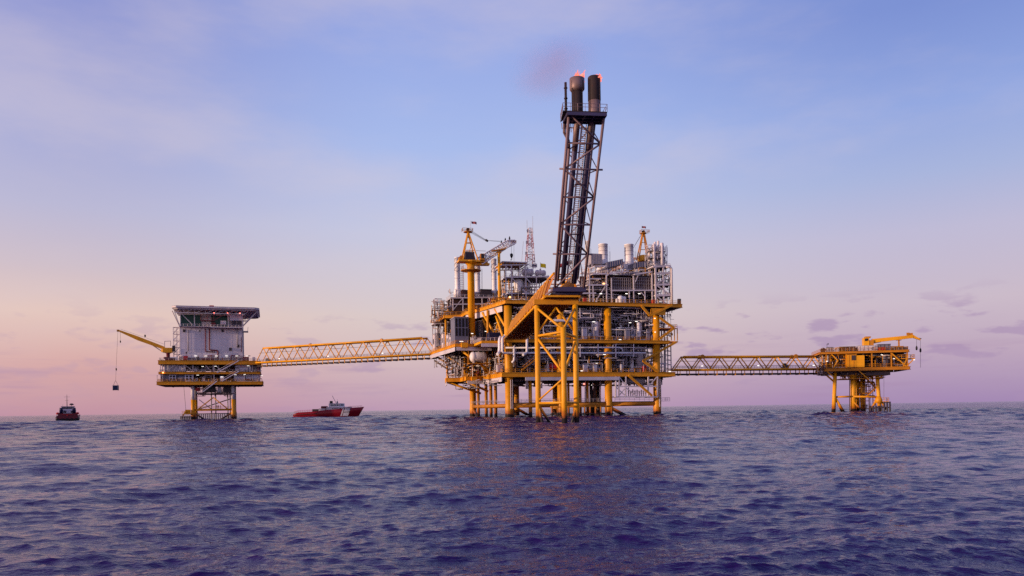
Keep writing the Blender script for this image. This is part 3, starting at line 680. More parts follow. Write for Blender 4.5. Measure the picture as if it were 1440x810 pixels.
pipes_on(em, 633, 706, 408, 419, 41.8, 5, 30, .1, ['white', 'grey', 'yellow'], 11)
pipes_on(em, 612, 640, 420, 450, 41.5, 12, 110, .13, ['white', 'grey', 'yellow', 'brown_panel'], 12, nb=6)
# ladder tower behind the stack
m = MB(); p = f(650, 419, 47); q = f(650, 372, 47)
for x in (-.7, .7): m.beam((p[0]+x, 47, p[2]), (p[0]+x, 47, q[2]), .14); m.beam((p[0]+x, 48.2, p[2]), (p[0]+x, 48.2, q[2]), .14)
for i in range(16): z = p[2]+(q[2]-p[2])*i/15; m.beam((p[0]-.7, 47, z), (p[0]+.7, 47, z), .1)
m.build('ladder_tower', 'white', em)
# stepped side frame that closes the far left end, between the middle and the top deck
fm2 = frame_module('pipe_rack', 'open stepped pipe rack with handrails at the far left end above the bridge', 'pipe rack', [(612, 455, 496), (620, 447, 496), (629, 440, 496), (636, 433, 496)], [(610, 455, 640, 455), (618, 446, 640, 446), (627, 438, 642, 438)], [(612, 474, 620, 456), (621, 470, 629, 447)], 50, 6, 'white', cw=.3)
floor_on(fm2, 611, 640, 456, 50.2, 56, 50); floor_on(fm2, 619, 640, 447, 50.2, 56, 50); floor_on(fm2, 628, 642, 439, 50.2, 56, 50)
pipes_on(fm2, 612, 640, 436, 490, 50.2, 5, 70, .13, ['white', 'grey', 'yellow', 'brown_panel'], 14, nb=6)
# -- treatment module with canopy, between boom rest post and flare bridge
tm = frame_module('treatment_module', 'open white steel module with roof canopy and vessels behind the flare bridge', 'process module',
    [(711.5, 371, 431), (719.5, 372, 431), (739.5, 368, 431), (754.5, 390, 431), (770, 390, 420), (731, 374, 390)],
    [(711, 390, 772, 389), (711, 413, 757, 412.5), (706, 372.8, 742, 372.2)], [(712, 375, 719, 382), (720, 391, 738, 410), (740, 391, 754, 408), (720, 430, 736, 416), (741, 428, 754, 414), (731, 388, 738, 378)], 22, 10, 'white')
floor_on(tm, 711, 772, 390.3, 22.2, 33, 22); floor_on(tm, 711, 757, 413.5, 22.2, 33, 22, False)
p = f(706, 373, 21.5); q = f(742, 368.5, 21.5)
MB().box(p[0], q[0], 21.4, 33, q[2]-.35, q[2]).build('canopy', 'white', tm)
m = MB()
for i in range(8): x = p[0]+(q[0]-p[0])*(i+.5)/8; m.box(x-.12, x+.12, 21.6, 32.8, q[2]-.75, q[2]-.353)
m.build('canopy_rafter', 'yellow', tm)
p = f(733, 431, 25); MB().vessel((f(729, 400, 25)[0], 25, f(729, 413, 25)[2]), (0, 0, 1), 1.7, f(729, 396, 25)[2]-f(729, 413, 25)[2]+1.2, 14).build('white_vessel', 'white_bright', tm, True)
MB().vessel((f(738, 400, 27)[0], 27, f(738, 430, 27)[2]), (0, 0, 1), 2, f(738, 396, 27)[2]-f(738, 430, 27)[2], 14).build('white_vessel', 'white', tm, True)
pipes_on(tm, 712, 770, 392, 430, 22.4, 8, 130, .12, ['white', 'grey', 'white', 'yellow', 'brown_panel'], 21, nb=8)
pipes_on(tm, 722, 770, 382, 390, 22.4, 8, 30, .1, ['white', 'grey', 'brown_panel'], 22)
pipes_on(tm, 690, 720, 418, 432, 16, 6, 40, .14, ['yellow', 'yellow_dirty_shaded', 'white', 'maroon'], 23)
hvessel('larger pale horizontal drum on the canopy module beside the lattice mast', (f(742, 389, 24)[0], 24, f(742, 389.5, 24)[2]), 1.25, 4.6, 0, 'white', saddle=.5)
hvessel('smaller pale horizontal drum on the canopy module below the yellow flag', (f(760, 389, 24)[0], 24, f(760, 389.5, 24)[2]), 1.0, 4.2, 0, 'white', saddle=.5)
# -- right hand end: tower of pipe frames with upright columns on top
rt = frame_module('separation_tower', 'white braced steel tower at the right end of the top deck carrying slender columns', 'process module',
    [(922, 372, 430), (943.5, 376, 428), (933, 374, 429)], [(918, 375, 943, 374), (922, 384.5, 943, 384), (922, 400.5, 943, 400), (922, 415.5, 943, 415.2)],
    [(924, 399, 941, 387), (924, 402, 942, 414), (924, 417, 936, 427)], 1.0, 12, 'white', cw=.5)
floor_on(rt, 918, 943, 374.6, 1.2, 13, 1); floor_on(rt, 922, 944, 400.4, 1.2, 13, 1); floor_on(rt, 922, 944, 415.8, 1.2, 13, 1)
pipes_on(rt, 919, 945, 376, 430, 1.5, 8, 100, .12, ['white', 'grey', 'white', 'dark_steel'], 31, nb=8)
for x, yt, r in ((915.5, 349, .42), (918.5, 343, .5), (922.5, 339.5, .45), (926, 338.5, .4), (929.5, 342, .6), (933, 356, .5), (936.5, 360, .35), (925, 352, .8)):
    p = f(x, 374, 5); q = f(x, yt, 5); b = 4+rnd.uniform(0, 4); MB().vessel((p[0], b, p[2]), (0, 0, 1), r, q[2]-p[2], 10).build('slender_column', 'white', rt, True)
pipes_on(rt, 913, 940, 345, 374, 3.5, 4, 80, .1, ['white', 'grey', 'white'], 32, nb=4)
for py in (352, 362): floor_on(rt, 916, 937, py, 3.8, 8, 3)
p = f(944.5, 376, .4); q = f(945.5, 429, .4)
MB().pipe([(p[0]-2, .4, p[2]), (p[0], .4, p[2]), (p[0], .4, q[2])], .34, 8).build('downcomer', 'white', rt, True)
p = f(938, 372, 4); q = f(938, 345, 4); MB().tube((p[0], 4, p[2]), (p[0], 4, q[2]), .12, 6).build('vent_pole', 'white', rt)
p = f(955, 425, -1); MB().box(p[0]-.5, p[0]+.5, -1.5, -.6, 38.6, 40.4).build('cabinet', 'dark_steel', rt)

# ================================================================== CRANES
def flag(t, p, w_, h, mat, dx=1, name='flag'):
    m = MB(); n = 6; x, y, z = p
    for i in range(n+1):
        k = i/n; o = math.sin(k*7)*.12*w_; m.v += [(x+dx*w_*k, y+o, z-.25*k*h), (x+dx*w_*k, y+o, z-h-.25*k*h*1.3)]
    m.f = [(2*i, 2*i+1, 2*i+3, 2*i+2) for i in range(n)]
    return m.build(name, mat, t, True)
def lattice(mb, p, q, w0, w1, n, r, rb=None):
    """four chord lattice boom from p to q; w0, w1 = section size at the ends"""
    p, q = Vector(p), Vector(q); d = (q-p).normalized(); up = Vector((0, 0, 1)) if abs(d.z) < .9 else Vector((0, 1, 0)); x = d.cross(up).normalized(); y = x.cross(d)
    C = lambda k, i, j: p.lerp(q, k)+(x*i+y*j)*(w0+(w1-w0)*k)/2
    for i, j in ((-1, -1), (1, -1), (1, 1), (-1, 1)): mb.tube(C(0, i, j), C(1, i, j), r, 6)
    rb = rb or r*.55; cs = [(-1, -1), (1, -1), (1, 1), (-1, 1)]
    for k in range(n):
        for s in range(4):
            a, b = cs[s], cs[(s+1) % 4]
            if k % 2: a, b = b, a
            mb.tube(C(k/n, *a), C((k+1)/n, *b), rb, 4); mb.tube(C((k+1)/n, *a), C((k+1)/n, *b), rb, 4)
    return mb
cp = (f(663.5, 474, 20)[0], 20)
cr = thing('pedestal_crane', 'tall yellow pedestal crane with A-frame and lattice boom resting on a yellow post', 'crane', MF, (cp[0], cp[1], 25.8), 'cranes')
zp = f(663.5, 370, 20)[2]; zr = f(663.5, 380, 20)[2]
MB().lathe((cp[0], cp[1], 25.8), (0, 0, 1), [(1.22, 0), (1.22, zr-26.2), (1.35, zr-26), (1.35, zp-25.8)], 20).build('mast', 'yellow_clean', cr, True)
m = MB().lathe((cp[0], cp[1], zr-.3), (0, 0, 1), [(1.3, -.5), (3.6, 0), (3.6, .25), (1.3, .25)], 16)
m.rail([(cp[0]+3.4*math.cos(t), cp[1]+3.4*math.sin(t), zr-.05) for t in [i*math.pi/6 for i in range(12)]], 1.1, 2, .05, True); m.build('mast_gallery', 'yellow_dirty_shaded', cr)
tip = f(724, 340.3, 20); root = f(674, 368, 20); knee = f(713, 343.2, 20)
z0 = f(660, 368, 20)[2]
m = MB().prism([(cp[0]-4.6, 17.8), (cp[0]+2.6, 17.8), (cp[0]+6, 19.2), (cp[0]+6, 20.8), (cp[0]+2.6, 22.2), (cp[0]-4.6, 22.2)], z0-.35, z0+.3); m.lathe((cp[0], 20, zp-.6), (0, 0, 1), [(1.5, 0), (2.6, .9), (2.6, 1.2)], 16); m.build('slewing_platform', 'yellow_clean', cr)
p = f(654.5, 368, 18.6); q = f(667, 354.5, 18.6)
MB().box(p[0], q[0], 18.5, 21.4, z0+.3, q[2]).build('machinery_house', 'dark_steel', cr)
m = MB().lathe((p[0]-1.3, 18.8, z0+1.1), (0, 1, 0), [(.2, 0), (.8, .05), (.8, .15), (.6, .2), (.6, 2.2), (.8, 2.25), (.8, 2.35), (.2, 2.4)], 14); m.build('winch', 'yellow_dirty_shaded', cr)
ap = f(658, 324, 20)
for bx, by in ((p[0]-.9, 18.1), (p[0]-.9, 21.9), (q[0]+1.2, 18.1), (q[0]+1.2, 21.9)):
    MB().tube((bx, by, z0+.3), (ap[0], 20+(by-20)*.3, ap[2]-.6), .24, 6).build('a_frame_leg', 'yellow', cr)
m = MB()
for k in (.35, .62, .82):
    xs = [p[0]+.2+(ap[0]-p[0]-.2)*k, q[0]+1+(ap[0]-q[0]-1)*k]; zz = z0+.3+(ap[2]-.6-z0-.3)*k; yy = 1.2*(1-.75*k)
    m.tube((xs[0], 20-yy, zz), (xs[1], 20-yy, zz), .12, 5).tube((xs[0], 20+yy, zz), (xs[1], 20+yy, zz), .12, 5).tube((xs[0], 20-yy, zz), (xs[0], 20+yy, zz), .1, 5)
m.tube((p[0]+.2, 18.8, z0+.3), (q[0]-.6, 19.4, z0+6), .1, 5); m.build('a_frame_brace', 'yellow', cr)
m = MB().lathe((ap[0], 20, ap[2]-.8), (0, 0, 1), [(.9, 0), (1.6, .1), (1.6, .3), (.5, .35)], 10); m.rail([(ap[0]+dx, 20+dy, ap[2]-.5) for dx, dy in ((-2, -1), (1.6, -1), (1.6, 1), (-2, 1))], 1.1, 1.2, .06, True); m.build('head_gallery', 'yellow_dirty_shaded', cr)
MB().lathe((ap[0], 19.6, ap[2]+.3), (0, 1, 0), [(.1, 0), (.55, .05), (.55, .7), (.1, .75)], 10).build('head_sheave', 'black', cr)
bb = MB(); lattice(bb, root, knee, 2.7, 2.2, 13, .19, .11); lattice(bb, knee, tip, 2.2, 1.2, 3, .19, .12); bb.build('boom', 'white_bright', cr)
m = MB()
for o in (-1.15, 1.15): m.tube((root[0]-.5, 20+o, root[2]-1.1), (knee[0], 20+o*.85, knee[2]-1.0), .2, 6)
m.beam((root[0]-3, 20, root[2]-1.1), (root[0]+3.5, 20, root[2]-.9), 2, .7); m.build('boom_heel', 'yellow_clean', cr)
m = MB().box(tip[0]-1.2, tip[0]+.4, 19.4, 20.6, tip[2]-.5, tip[2]+.5); m.lathe((tip[0]-.4, 19.4, tip[2]), (0, 1, 0), [(.1, 0), (.6, .05), (.6, 1.15), (.1, 1.2)], 10); m.build('boom_head', 'yellow_dirty_shaded', cr)
for x in (705, 710.5, 716.5):
    c = f(x, 340, 20); k_ = (c[0]-root[0])/(knee[0]-root[0]); kz = root[2]+(knee[2]-root[2])*k_+1.25 if k_ < 1 else knee[2]+1.2+(tip[2]-knee[2])*(c[0]-knee[0])/(tip[0]-knee[0]); MB().lathe((c[0], 19.9, kz), (0, 0, 1), [(.28, 0), (.3, .7), (.1, 1.3)], 6).build('boom_light', 'black', cr)
blk = f(684.5, 338.2, 20)
m = MB()
for o in (-.5, .5):
    m.tube((ap[0], 20+o, ap[2]+.5), (blk[0], 20+o*.6, blk[2]), .045, 4); m.tube((ap[0]+.6, 20+o, ap[2]-.4), (blk[0], 20+o*.6, blk[2]-.3), .045, 4)
    m.tube(blk, (f(704, 339.5, 20)[0], 20+o, f(704, 339.5, 20)[2]), .045, 4)
m.tube((blk[0]-.4, 19.3, blk[2]), (blk[0]+.4, 20.7, blk[2]), .38, 8); m.build('luffing_rope', 'rope', cr)
hk = f(719.3, 357, 20); tp = f(719.3, 345, 20)
MB().tube((tp[0], 20, tip[2]-.5), (hk[0], 20, hk[2]), .05, 4).tube((f(722.8, 350, 20)[0], 20, tip[2]-.5), (f(722.8, 368, 20)[0], 20, f(722.8, 368, 20)[2]), .04, 4).build('hoist_rope', 'rope', cr)
m = MB().lathe((hk[0], 20, hk[2]-1.6), (0, 0, 1), [(.1, 0), (.3, .3), (.55, .9), (.55, 1.5), (.15, 1.8)], 8); m.path([(hk[0]+.05, 20, hk[2]-1.5), (hk[0]+.05, 20, hk[2]-2.1), (hk[0]-.25, 20, hk[2]-2.3), (hk[0]-.4, 20, hk[2]-2)], .1, 5); m.build('hook_block', 'black', cr)
MB().tube((ap[0]+1, 20, ap[2]), (ap[0]+1, 20, ap[2]+3.4), .05, 4).build('flag_pole', 'grey', cr)
flag(cr, (ap[0]+1.3, 20, ap[2]+3.3), 1.9, .8, 'faded_red', 1, 'windsock')
for d in (1.1, 3.5): MB().beam((root[0]-1.5, 18.4, root[2]+d), (root[0]+2, 18.4, root[2]+d), .12).build('cab_antenna', 'grey', cr)
m = MB().box(q[0]+2, q[0]+3.4, 17.4, 19.0, z0+.3, z0+2.5); m.build('operator_cab', 'yellow_dirty_shaded', cr)
MB().box(q[0]+3.403, q[0]+3.45, 17.6, 18.9, z0+.9, z0+2.3).box(q[0]+2.2, q[0]+3.2, 17.33, 17.397, z0+.9, z0+2.3).build('cab_window', 'glass', cr)
# boom rest post
bp = f(702.6, 430, 19); t = thing('boom_rest_post', 'slender yellow post holding up the boom of the pedestal crane', 'crane boom rest', MF, (bp[0], 19, 25.8))
zt = f(702.6, 354, 19)[2]; zl = f(702.6, 428, 19)[2]
MB().lathe((bp[0], 19, 25.8), (0, 0, 1), [(.95, 0), (.95, zl-26), (.85, zl-25.6), (.55, zl-24), (.5, zt-25.8)], 14).build('post', 'yellow_clean', t, True)
m = MB().beam((bp[0]-2.6, 19, zt+.1), (bp[0]+2.4, 19, zt+1), 1.6, .4); m.box(bp[0]-.8, bp[0]+.8, 18.4, 19.6, zt-.5, zt); m.build('saddle', 'yellow_dirty_shaded', t)
for p_, q_ in (((bp[0]-1.8, 19, 27), (bp[0]-.4, 19, 37)), ((bp[0]+.2, 19, 38), (bp[0]+2.6, 19, 30))): MB().tube(p_, q_, .3, 8).build('strut', 'yellow_clean', t)
# far crane with A-frame, only its tower stands over the modules
fc = f(905, 372, 18); c2 = thing('pedestal_crane', 'yellow A-frame crane standing behind the right modules with its boom hidden', 'crane', MF, (fc[0], 18, 38.6), 'cranes')
zb = f(905, 368, 18)[2]; za = f(905.5, 328, 18)[2]; zc = f(905, 359, 18)[2]
MB().lathe((fc[0], 18, 38.6), (0, 0, 1), [(1.3, 0), (1.3, zb-38.6)], 14).build('mast', 'yellow', c2, True)
MB().lathe((fc[0], 18, zb), (0, 0, 1), [(2.2, 0), (2.3, .3), (1.9, (zc-zb)*.9), (1.2, zc-zb)], 14).build('slewing_platform', 'yellow_clean', c2, True)
for dx, dy in ((-2.3, -1), (-2.3, 1), (2, -1), (2, 1)): MB().tube((fc[0]+dx, 18+dy, zb+.6), (fc[0]+.1+dx*.12, 18+dy*.3, za), .23, 6).build('a_frame_leg', 'yellow_dirty_shaded', c2)
m = MB()
for k in (.35, .6, .82): m.tube((fc[0]-2.3*(1-k*.88), 17.1+.5*k, zb+.6+(za-zb)*k), (fc[0]+2*(1-k*.88)+.1, 17.1+.5*k, zb+.6+(za-zb)*k), .13, 5)
m.build('a_frame_brace', 'yellow_dirty_shaded', c2)
m = MB().lathe((fc[0], 18, za-.3), (0, 0, 1), [(.7, 0), (1.3, .1), (1.3, .3), (.4, .4)], 10); m.rail([(fc[0]+dx, 18+dy, za) for dx, dy in ((-1, -1), (2.2, -1), (2.2, 1), (-1, 1))], 1.1, 1.2, .06, True); m.build('head_gallery', 'yellow_dirty_shaded', c2)
MB().lathe((fc[0]+.1, 17.6, za+.5), (0, 1, 0), [(.1, 0), (.6, .05), (.6, .7), (.1, .75)], 10).build('head_sheave', 'black', c2)
bt = f(892, 346, 30); MB().tube((fc[0]-.2, 18, za+.4), (bt[0], 30, bt[2]), .05, 4).tube((fc[0]-.2, 18, za+.1), (bt[0]-.5, 30, bt[2]-1), .05, 4).build('luffing_rope', 'rope', c2)
m = MB(); lattice(m, (fc[0]-1.5, 20, zb+1), (bt[0]-4, 46, zb+1.6), 1.8, 1.2, 12, .13); m.build('boom', 'yellow_dirty_shaded', c2)
MB().tube((fc[0]-.5, 18, za), (fc[0]-.5, 18, za+2.6), .05, 4).build('flag_pole', 'grey', c2); flag(c2, (fc[0]-.45, 18, za+2.7), 1.7, .7, 'faded_red', 1, 'windsock')

# ================================================================== LATTICE RADIO MAST AND FLAGS
p = f(745.3, 378, 26); q = f(745.3, 321, 26); rm = thing('radio_mast', 'red and white lattice radio mast with antennas on the canopy module', 'radio mast', MF, p)
for i in range(6):
    m = MB(); k0, k1 = i/6, (i+1)/6; P, Q = Vector(p).lerp(Vector(q), k0), Vector(p).lerp(Vector(q), k1); w0 = 3.2-2.0*k0; w1 = 3.2-2.0*k1; lattice(m, P, Q, w0, w1, 2, .11, .07)
    m.build('mast_section', ('white', 'faded_red', 'white', 'faded_red', 'faded_red', 'white')[i], rm)
m = MB()
for dx, h in ((-1.1, 4), (1.1, 5.5), (.2, 1.5)): m.tube((q[0]+dx, 26, q[2]-2), (q[0]+dx, 26, q[2]+h-1), .06, 5)
m.tube((q[0]-4, 26, p[2]-4), (q[0]-2.6, 26, p[2]+10), .06, 5); m.build('whip_antenna', 'grey', rm)
m = MB()
for z, s in ((.35, 1.9), (.62, 1.6), (.9, 1.2)):
    c = Vector(p).lerp(Vector(q), z); m.box(c.x-s, c.x+s, 25.9, 26.1, c.z-.1, c.z+.1); m.lathe((c.x-s*.8, 25.6, c.z+.4), (0, -1, 0), [(.1, 0), (.5, .25), (.55, .3)], 10)
m.build('antenna_bracket', 'grey', rm)
for lab, x, y, x0, w_, h, mats in (('yellow flag flying from a pole beside the flare bridge', 760, 370, 759.5, 2.1, 1.4, 'flag_yellow'), ('blue white and red striped flag flying near the foot of the radio mast', 748, 370.5, 747.4, 2.0, 1.3, None)):
    a, b, z = f(x, y, 21); z0 = f(x, 390, 21)[2]; t = thing('flag', lab, 'flag', MF, (a, 21, z0), 'flags')
    MB().tube((a, 21, z0), (a, 21, z+.3), .06, 5).build('flag_pole', 'grey', t)
    if mats: flag(t, (a, 21, z), w_, h, mats, 1, 'flag_cloth')
    else:
        for k, c in enumerate(('maroon', 'white_bright', 'navy', 'white_bright', 'maroon')):
            e = [0, .17, .33, .67, .83, 1]; flag(t, (a, 21, z-h*e[k]), w_, h*(e[k+1]-e[k]), c, 1, 'flag_stripe')
for mt, mb in SMALL.items(): mb.build('thin_pipework', mt, main, True)['kind'] = 'stuff'
# ================================================================== FLARE: jacket, bridge, boom
fj = thing('flare_jacket', 'yellow three legged jacket standing in the water in front of the platform', 'jacket', FF, (3.9, -3, 0))
FL = {'l': (0, 0), 'r': (7.8, 0), 'f': (3.75, -8.2)}
for k, zt in (('l', 23.6), ('r', 23.9), ('f', 18.4)):
    x, y = FL[k]; MB().lathe((x, y, -5), (0, 0, 1), [(.56, 0), (.56, 11), (.54, 11.6), (.54, zt+5)], 16).build('leg', 'yellow_clean', fj, True)
    if k == 'f': MB().box(x-.1, x+.1, y-.1, y+.1, zt, zt+.5).build('leg_cap', 'yellow', fj)
MB().tube((0, 0, 3.9), (.75, -1.4, -1), .3, 8).build('brace', 'yellow_clean', fj)
def br(p, q, r=.25): MB().tube(p, q, r, 10).build('brace', 'yellow_clean', fj, True)
L_, R_, F_ = FL['l'], FL['r'], FL['f']
br((*L_, 17.6), (*F_, 17.6)); br((*R_, 17.4), (*F_, 17.4)); br((*L_, 17.5), (*R_, 17.5), .22)
br((*L_, 23.2), (*F_, 18.0)); br((*R_, 23.2), (*F_, 18.0)); br((*L_, 17.2), (*F_, 9.5)); br((*R_, 16.5), (*F_, 9.8))
br((3.9, 0, 23.3), (*L_, 18.2), .2); br((3.9, 0, 23.3), (*R_, 18.2), .2)
br((*L_, 4.1), (*F_, 4.1)); br((*R_, 4.1), (*F_, 4.1)); br((*L_, 4.1), (*R_, 4.1), .22)
br((*L_, 3.8), (3.3, .5, -1.5), .28); br((*R_, 3.6), (R_[0]-1.6, -1, -1.5), .28); br((*F_, 8.8), (*L_, 4.6), .18)
m = MB().box(-.6, 8.4, -.45, .45, 23.9, 24.9); m.box(-.6, 8.4, .9, 1.3, 24.0, 24.8); m.build('cap_beam', 'yellow', fj)
for i, x in enumerate((14.5, 17)): pass
# flare bridge: bottom chords 25.2, inclined sides
fb_ = thing('flare_bridge', 'bright yellow truss bridge running from the platform out to the flare boom', 'bridge', FF, (4.2, 40, 25))
ZB_, ZT_ = 25.3, 30.4; N = 15; B0, B1 = -1.5, 88
N = 15
sh = lambda b: 1.4*b/85
bx = lambda s, b: (1.45 if s < 0 else 8.5)+sh(b)
tx = lambda s, b: (3.75 if s < 0 else 8.1)+sh(b)
for s in (-1, 1):
    MB().tube((bx(s, B0), B0, ZB_), (bx(s, B1), B1, ZB_), .27, 8).build('bottom_chord', 'yellow_clean', fb_, True)
    MB().tube((tx(s, 1), 1, ZT_), (tx(s, B1), B1, ZT_), .25, 8).build('top_chord', 'yellow_clean', fb_, True)
    m = MB(); q = -s
    m.quad((bx(s, B0)+.3*q, B0, ZB_+.3), (bx(s, B1)+.3*q, B1, ZB_+.3), (tx(s, B1)+.3*q, B1, ZT_-.25), (tx(s, 0)+.3*q, 1, ZT_-.25), .04*s); m.build('shaded_gap_sheet', 'orange_shade', fb_)  # sheet added behind the diagonals, coloured as the shaded gaps of the truss
    for i in range(15):
        b0 = B0+.3+(B1-B0-9)*(i/15)**1.0; b1 = b0+8; MB().beam((bx(s, b0)+.25*s, b0, ZB_+.2), (tx(s, b1)+.25*s, b1, ZT_-.15), .4, .55).build('diagonal', 'yellow_clean', fb_)
m = MB()
for i in range(46):
    b = B0+(B1-B0)*i/45; m.box(bx(-1, b), bx(1, b), b-.12, b+.12, ZB_-.1, ZB_+.2)
m.build('floor_beam', 'yellow_clean', fb_)
m = MB().quad((bx(-1, B0)+.3, B0, ZB_+.22), (bx(1, B0)-.3, B0, ZB_+.22), (bx(1, B1)-.3, B1, ZB_+.22), (bx(-1, B1)+.3, B1, ZB_+.22), .08); m.build('walkway', 'yellow_clean', fb_)
m = MB()
for i in range(N): b = B0+(B1-B0)*(i+.5)/N+.8; m.tube((tx(-1, b), b, ZT_), (tx(1, b), b, ZT_), .14, 6)
m.build('top_tie', 'yellow', fb_)
for x, r in ((3.6, .42), (5.4, .42), (7, .25)): MB().tube((x, B0+1, ZB_+.95), (x+sh(B1), B1, ZB_+.95), r, 8).build('gas_pipe', 'grey', fb_, True)
# boom
bo = thing('flare_boom', 'tall dark lattice flare boom leaning out over the yellow jacket with burner platform on top', 'flare tower', FF, (6, -1, 26.4))
CB0 = {s: Vector((3.25 if s < 0 else 9.1, -2.4, 26.7)) for s in (-1, 1)}; CT0 = {s: Vector((1.95 if s < 0 else 7.95, -25.5, 52.3)) for s in (-1, 1)}
d = (CT0[-1]-CB0[-1]).normalized(); nrm = Vector((0, .742, .67))*4.6
BF = {}; TF = {}; BR = {}; TR = {}
for s in (-1, 1):
    BF[s] = CB0[s]; TF[s] = CT0[s]; BR[s] = CB0[s]+nrm+Vector((1.1 if s < 0 else -.9, 0, 0))
    k = (52.3-BR[s].z)/(CT0[s].z-CB0[s].z); TR[s] = BR[s]+(CT0[s]-CB0[s])*k
    MB().tube(BF[s], TF[s], .25, 10).build('chord', 'flare_steel', bo, True)
    MB().tube(BR[s], TR[s], .18, 10).build('chord', 'flare_steel', bo, True)
ks = [0]
for y in (357, 315.5, 277, 237.5, 201): ks.append(min(.98, max(.02, ((FF.fb(800, y, -2.4)[1]-26.7)/(52.3-26.7)))))
# solve parameters along the leaning chord from the measured heights
ks = [0]
for y in (357, 315.5, 277, 237.5, 201):
    lo, hi = 0., 1.
    for _ in range(40):
        k = (lo+hi)/2; P = BF[-1].lerp(TF[-1], k); D = FF.w(P.x, P.y).y; z = HC+(573.4-y)/FPX*D
        if P.z < z: lo = k
        else: hi = k
    ks.append(k)
ks.append(1)
for i in range(len(ks)):
    k = ks[i]; kr = min(k, 1)
    a0, a1 = BF[-1].lerp(TF[-1], k), BF[1].lerp(TF[1], k); c0, c1 = BR[-1].lerp(TR[-1], k), BR[1].lerp(TR[1], k)
    e = Vector((.9, 0, 0)) if i in (1, 4) else Vector((0, 0, 0))
    MB().tube(a0-e, a1+e, .17, 8).build('ring_beam', 'flare_steel', bo, True); MB().tube(c0, c1, .11, 8).build('ring_beam', 'flare_steel', bo, True)
    MB().tube(a0, c0, .10, 6).tube(a1, c1, .10, 6).build('ring_beam', 'flare_steel', bo, True)
    if i < len(ks)-1:
        k2 = ks[i+1]; n0, n1 = BF[-1].lerp(TF[-1], k2), BF[1].lerp(TF[1], k2); m0, m1 = BR[-1].lerp(TR[-1], k2), BR[1].lerp(TR[1], k2)
        MB().tube(*((a0, n1) if i % 2 == 0 else (a1, n0)), .17, 8).build('diagonal', 'flare_steel', bo, True)
        MB().tube(*((c1, m0) if i % 2 == 0 else (c0, m1)), .10, 6).build('diagonal', 'flare_steel', bo, True)
        MB().tube(a1, m1, .09, 6).build('diagonal', 'flare_steel', bo, True)
# boom foot: heavy base frame on the bridge end
m = MB().beam(BF[-1]+Vector((-.4, 0, -.1)), BF[1]+Vector((.4, 0, -.1)), .7, .9); m.beam(BF[-1]+Vector((.3, .9, -.6)), BF[1]+Vector((-.6, .9, -.6)), .6, .8); m.build('base_beam', 'flare_pipe', bo)
MB().tube(BF[-1], (bx(-1, 0), -1.0, ZB_+.2), .26, 8).tube(BF[1], (bx(1, 0), -1.0, ZB_+.1), .26, 8).build('foot_strut', 'flare_steel', bo, True)
MB().tube(BR[-1], (tx(-1, 0), 1.5, ZT_), .2, 8).tube(BR[1], (tx(1, 0), 1.5, ZT_), .2, 8).build('foot_strut', 'flare_steel', bo, True)
def along(s, n, k): # s 0..1 between the chords, n 0..1 front to rear
    return BF[-1].lerp(TF[-1], k).lerp(BF[1].lerp(TF[1], k), s)+nrm*n
for s, n, r, k1, mt in ((.31, .35, .5, .955, 'flare_pipe'), (.71, .35, .52, .97, 'flare_pipe'), (.16, .5, .26, .80, 'flare_steel'), (.88, .7, .2, .95, 'flare_steel'), (.52, .8, .16, .95, 'flare_pipe')):
    MB().tube(along(s, n, .012), along(s, n, k1), r, 12).build('gas_pipe', mt, bo, True)
for s, n, mt in ((.31, .35, 'heat_steel'), (.71, .35, 'heat_steel')):
    MB().tube(along(s, n, .80), along(s, n, .957), .53, 12).build('gas_pipe', mt, bo, True)
p0 = along(.16, .5, .80); MB().path([p0, along(.12, .5, .84), along(-.02, .5, .88), along(-.04, .5, .93), along(-.04, .5, .975)], .26, 10).build('gas_pipe', 'heat_steel', bo, True)
# stair between the pipes
m = MB(); NS = 84
for o in (.455, .585):
    m.tube(along(o, .28, .02), along(o, .28, .93), .07, 4); m.tube(along(o, .28, .02)+Vector((0, 0, 1)), along(o, .28, .93)+Vector((0, 0, 1)), .05, 4)
for i in range(NS):
    k = .03+.9*i/NS; a, b = along(.455, .28, k), along(.585, .28, k); m.beam(a, b, .24, .08)
    if i % 2 == 0: m.tube(a, a+Vector((0, 0, 1)), .04, 4); m.tube(b, b+Vector((0, 0, 1)), .04, 4)
m.build('stair', 'white_bright', bo)
for k in (.33, .62): m = MB().beam(along(.40, .28, k), along(.64, .28, k), .9, .1); m.build('stair_landing', 'flare_steel', bo)
m = MB(); a, b = along(.2, .8, .085), along(.55, .4, .145); m.tube(a, b, .36, 10); m.build('knockout_drum', 'maroon', bo, True)
# burner platform
PX0, PX1, PY0, PY1, PZ = .38, 8.3, -26.3, -22.3, 52.35
MB().prism([(PX0+.4, PY0), (PX1, PY0), (PX1, PY1+1.2), (PX1-1.2, PY1), (PX0+1.1, PY1), (PX0+.9, PY1+.9)][::1], PZ, PZ+.14).build('platform_deck', 'soot', bo)
m = MB()
for y in (PY0+.15, PY0+1.4, PY0+2.7, PY1-.15): m.box(PX0+1.15, PX1-.1, y-.12, y+.12, PZ-.55, PZ-.003)
for x in (PX0+1.2, 3, 4.6, 6.2, PX1-.15): m.box(x-.12, x+.12, PY0+.1, PY1-.1, PZ-.5, PZ-.005)
m.build('platform_beam', 'flare_pipe', bo)
MB().rail([(PX0+.4, PY0, PZ+.14), (PX1, PY0, PZ+.14), (PX1, PY1+1.2, PZ+.14), (PX1-1.2, PY1, PZ+.14), (PX0+1.1, PY1, PZ+.14), (PX0+.9, PY1+.9, PZ+.14), (PX0+.4, PY0, PZ+.14)], 1.25, 1.3, .04).build('platform_railing', 'flare_steel', bo)
m = MB()
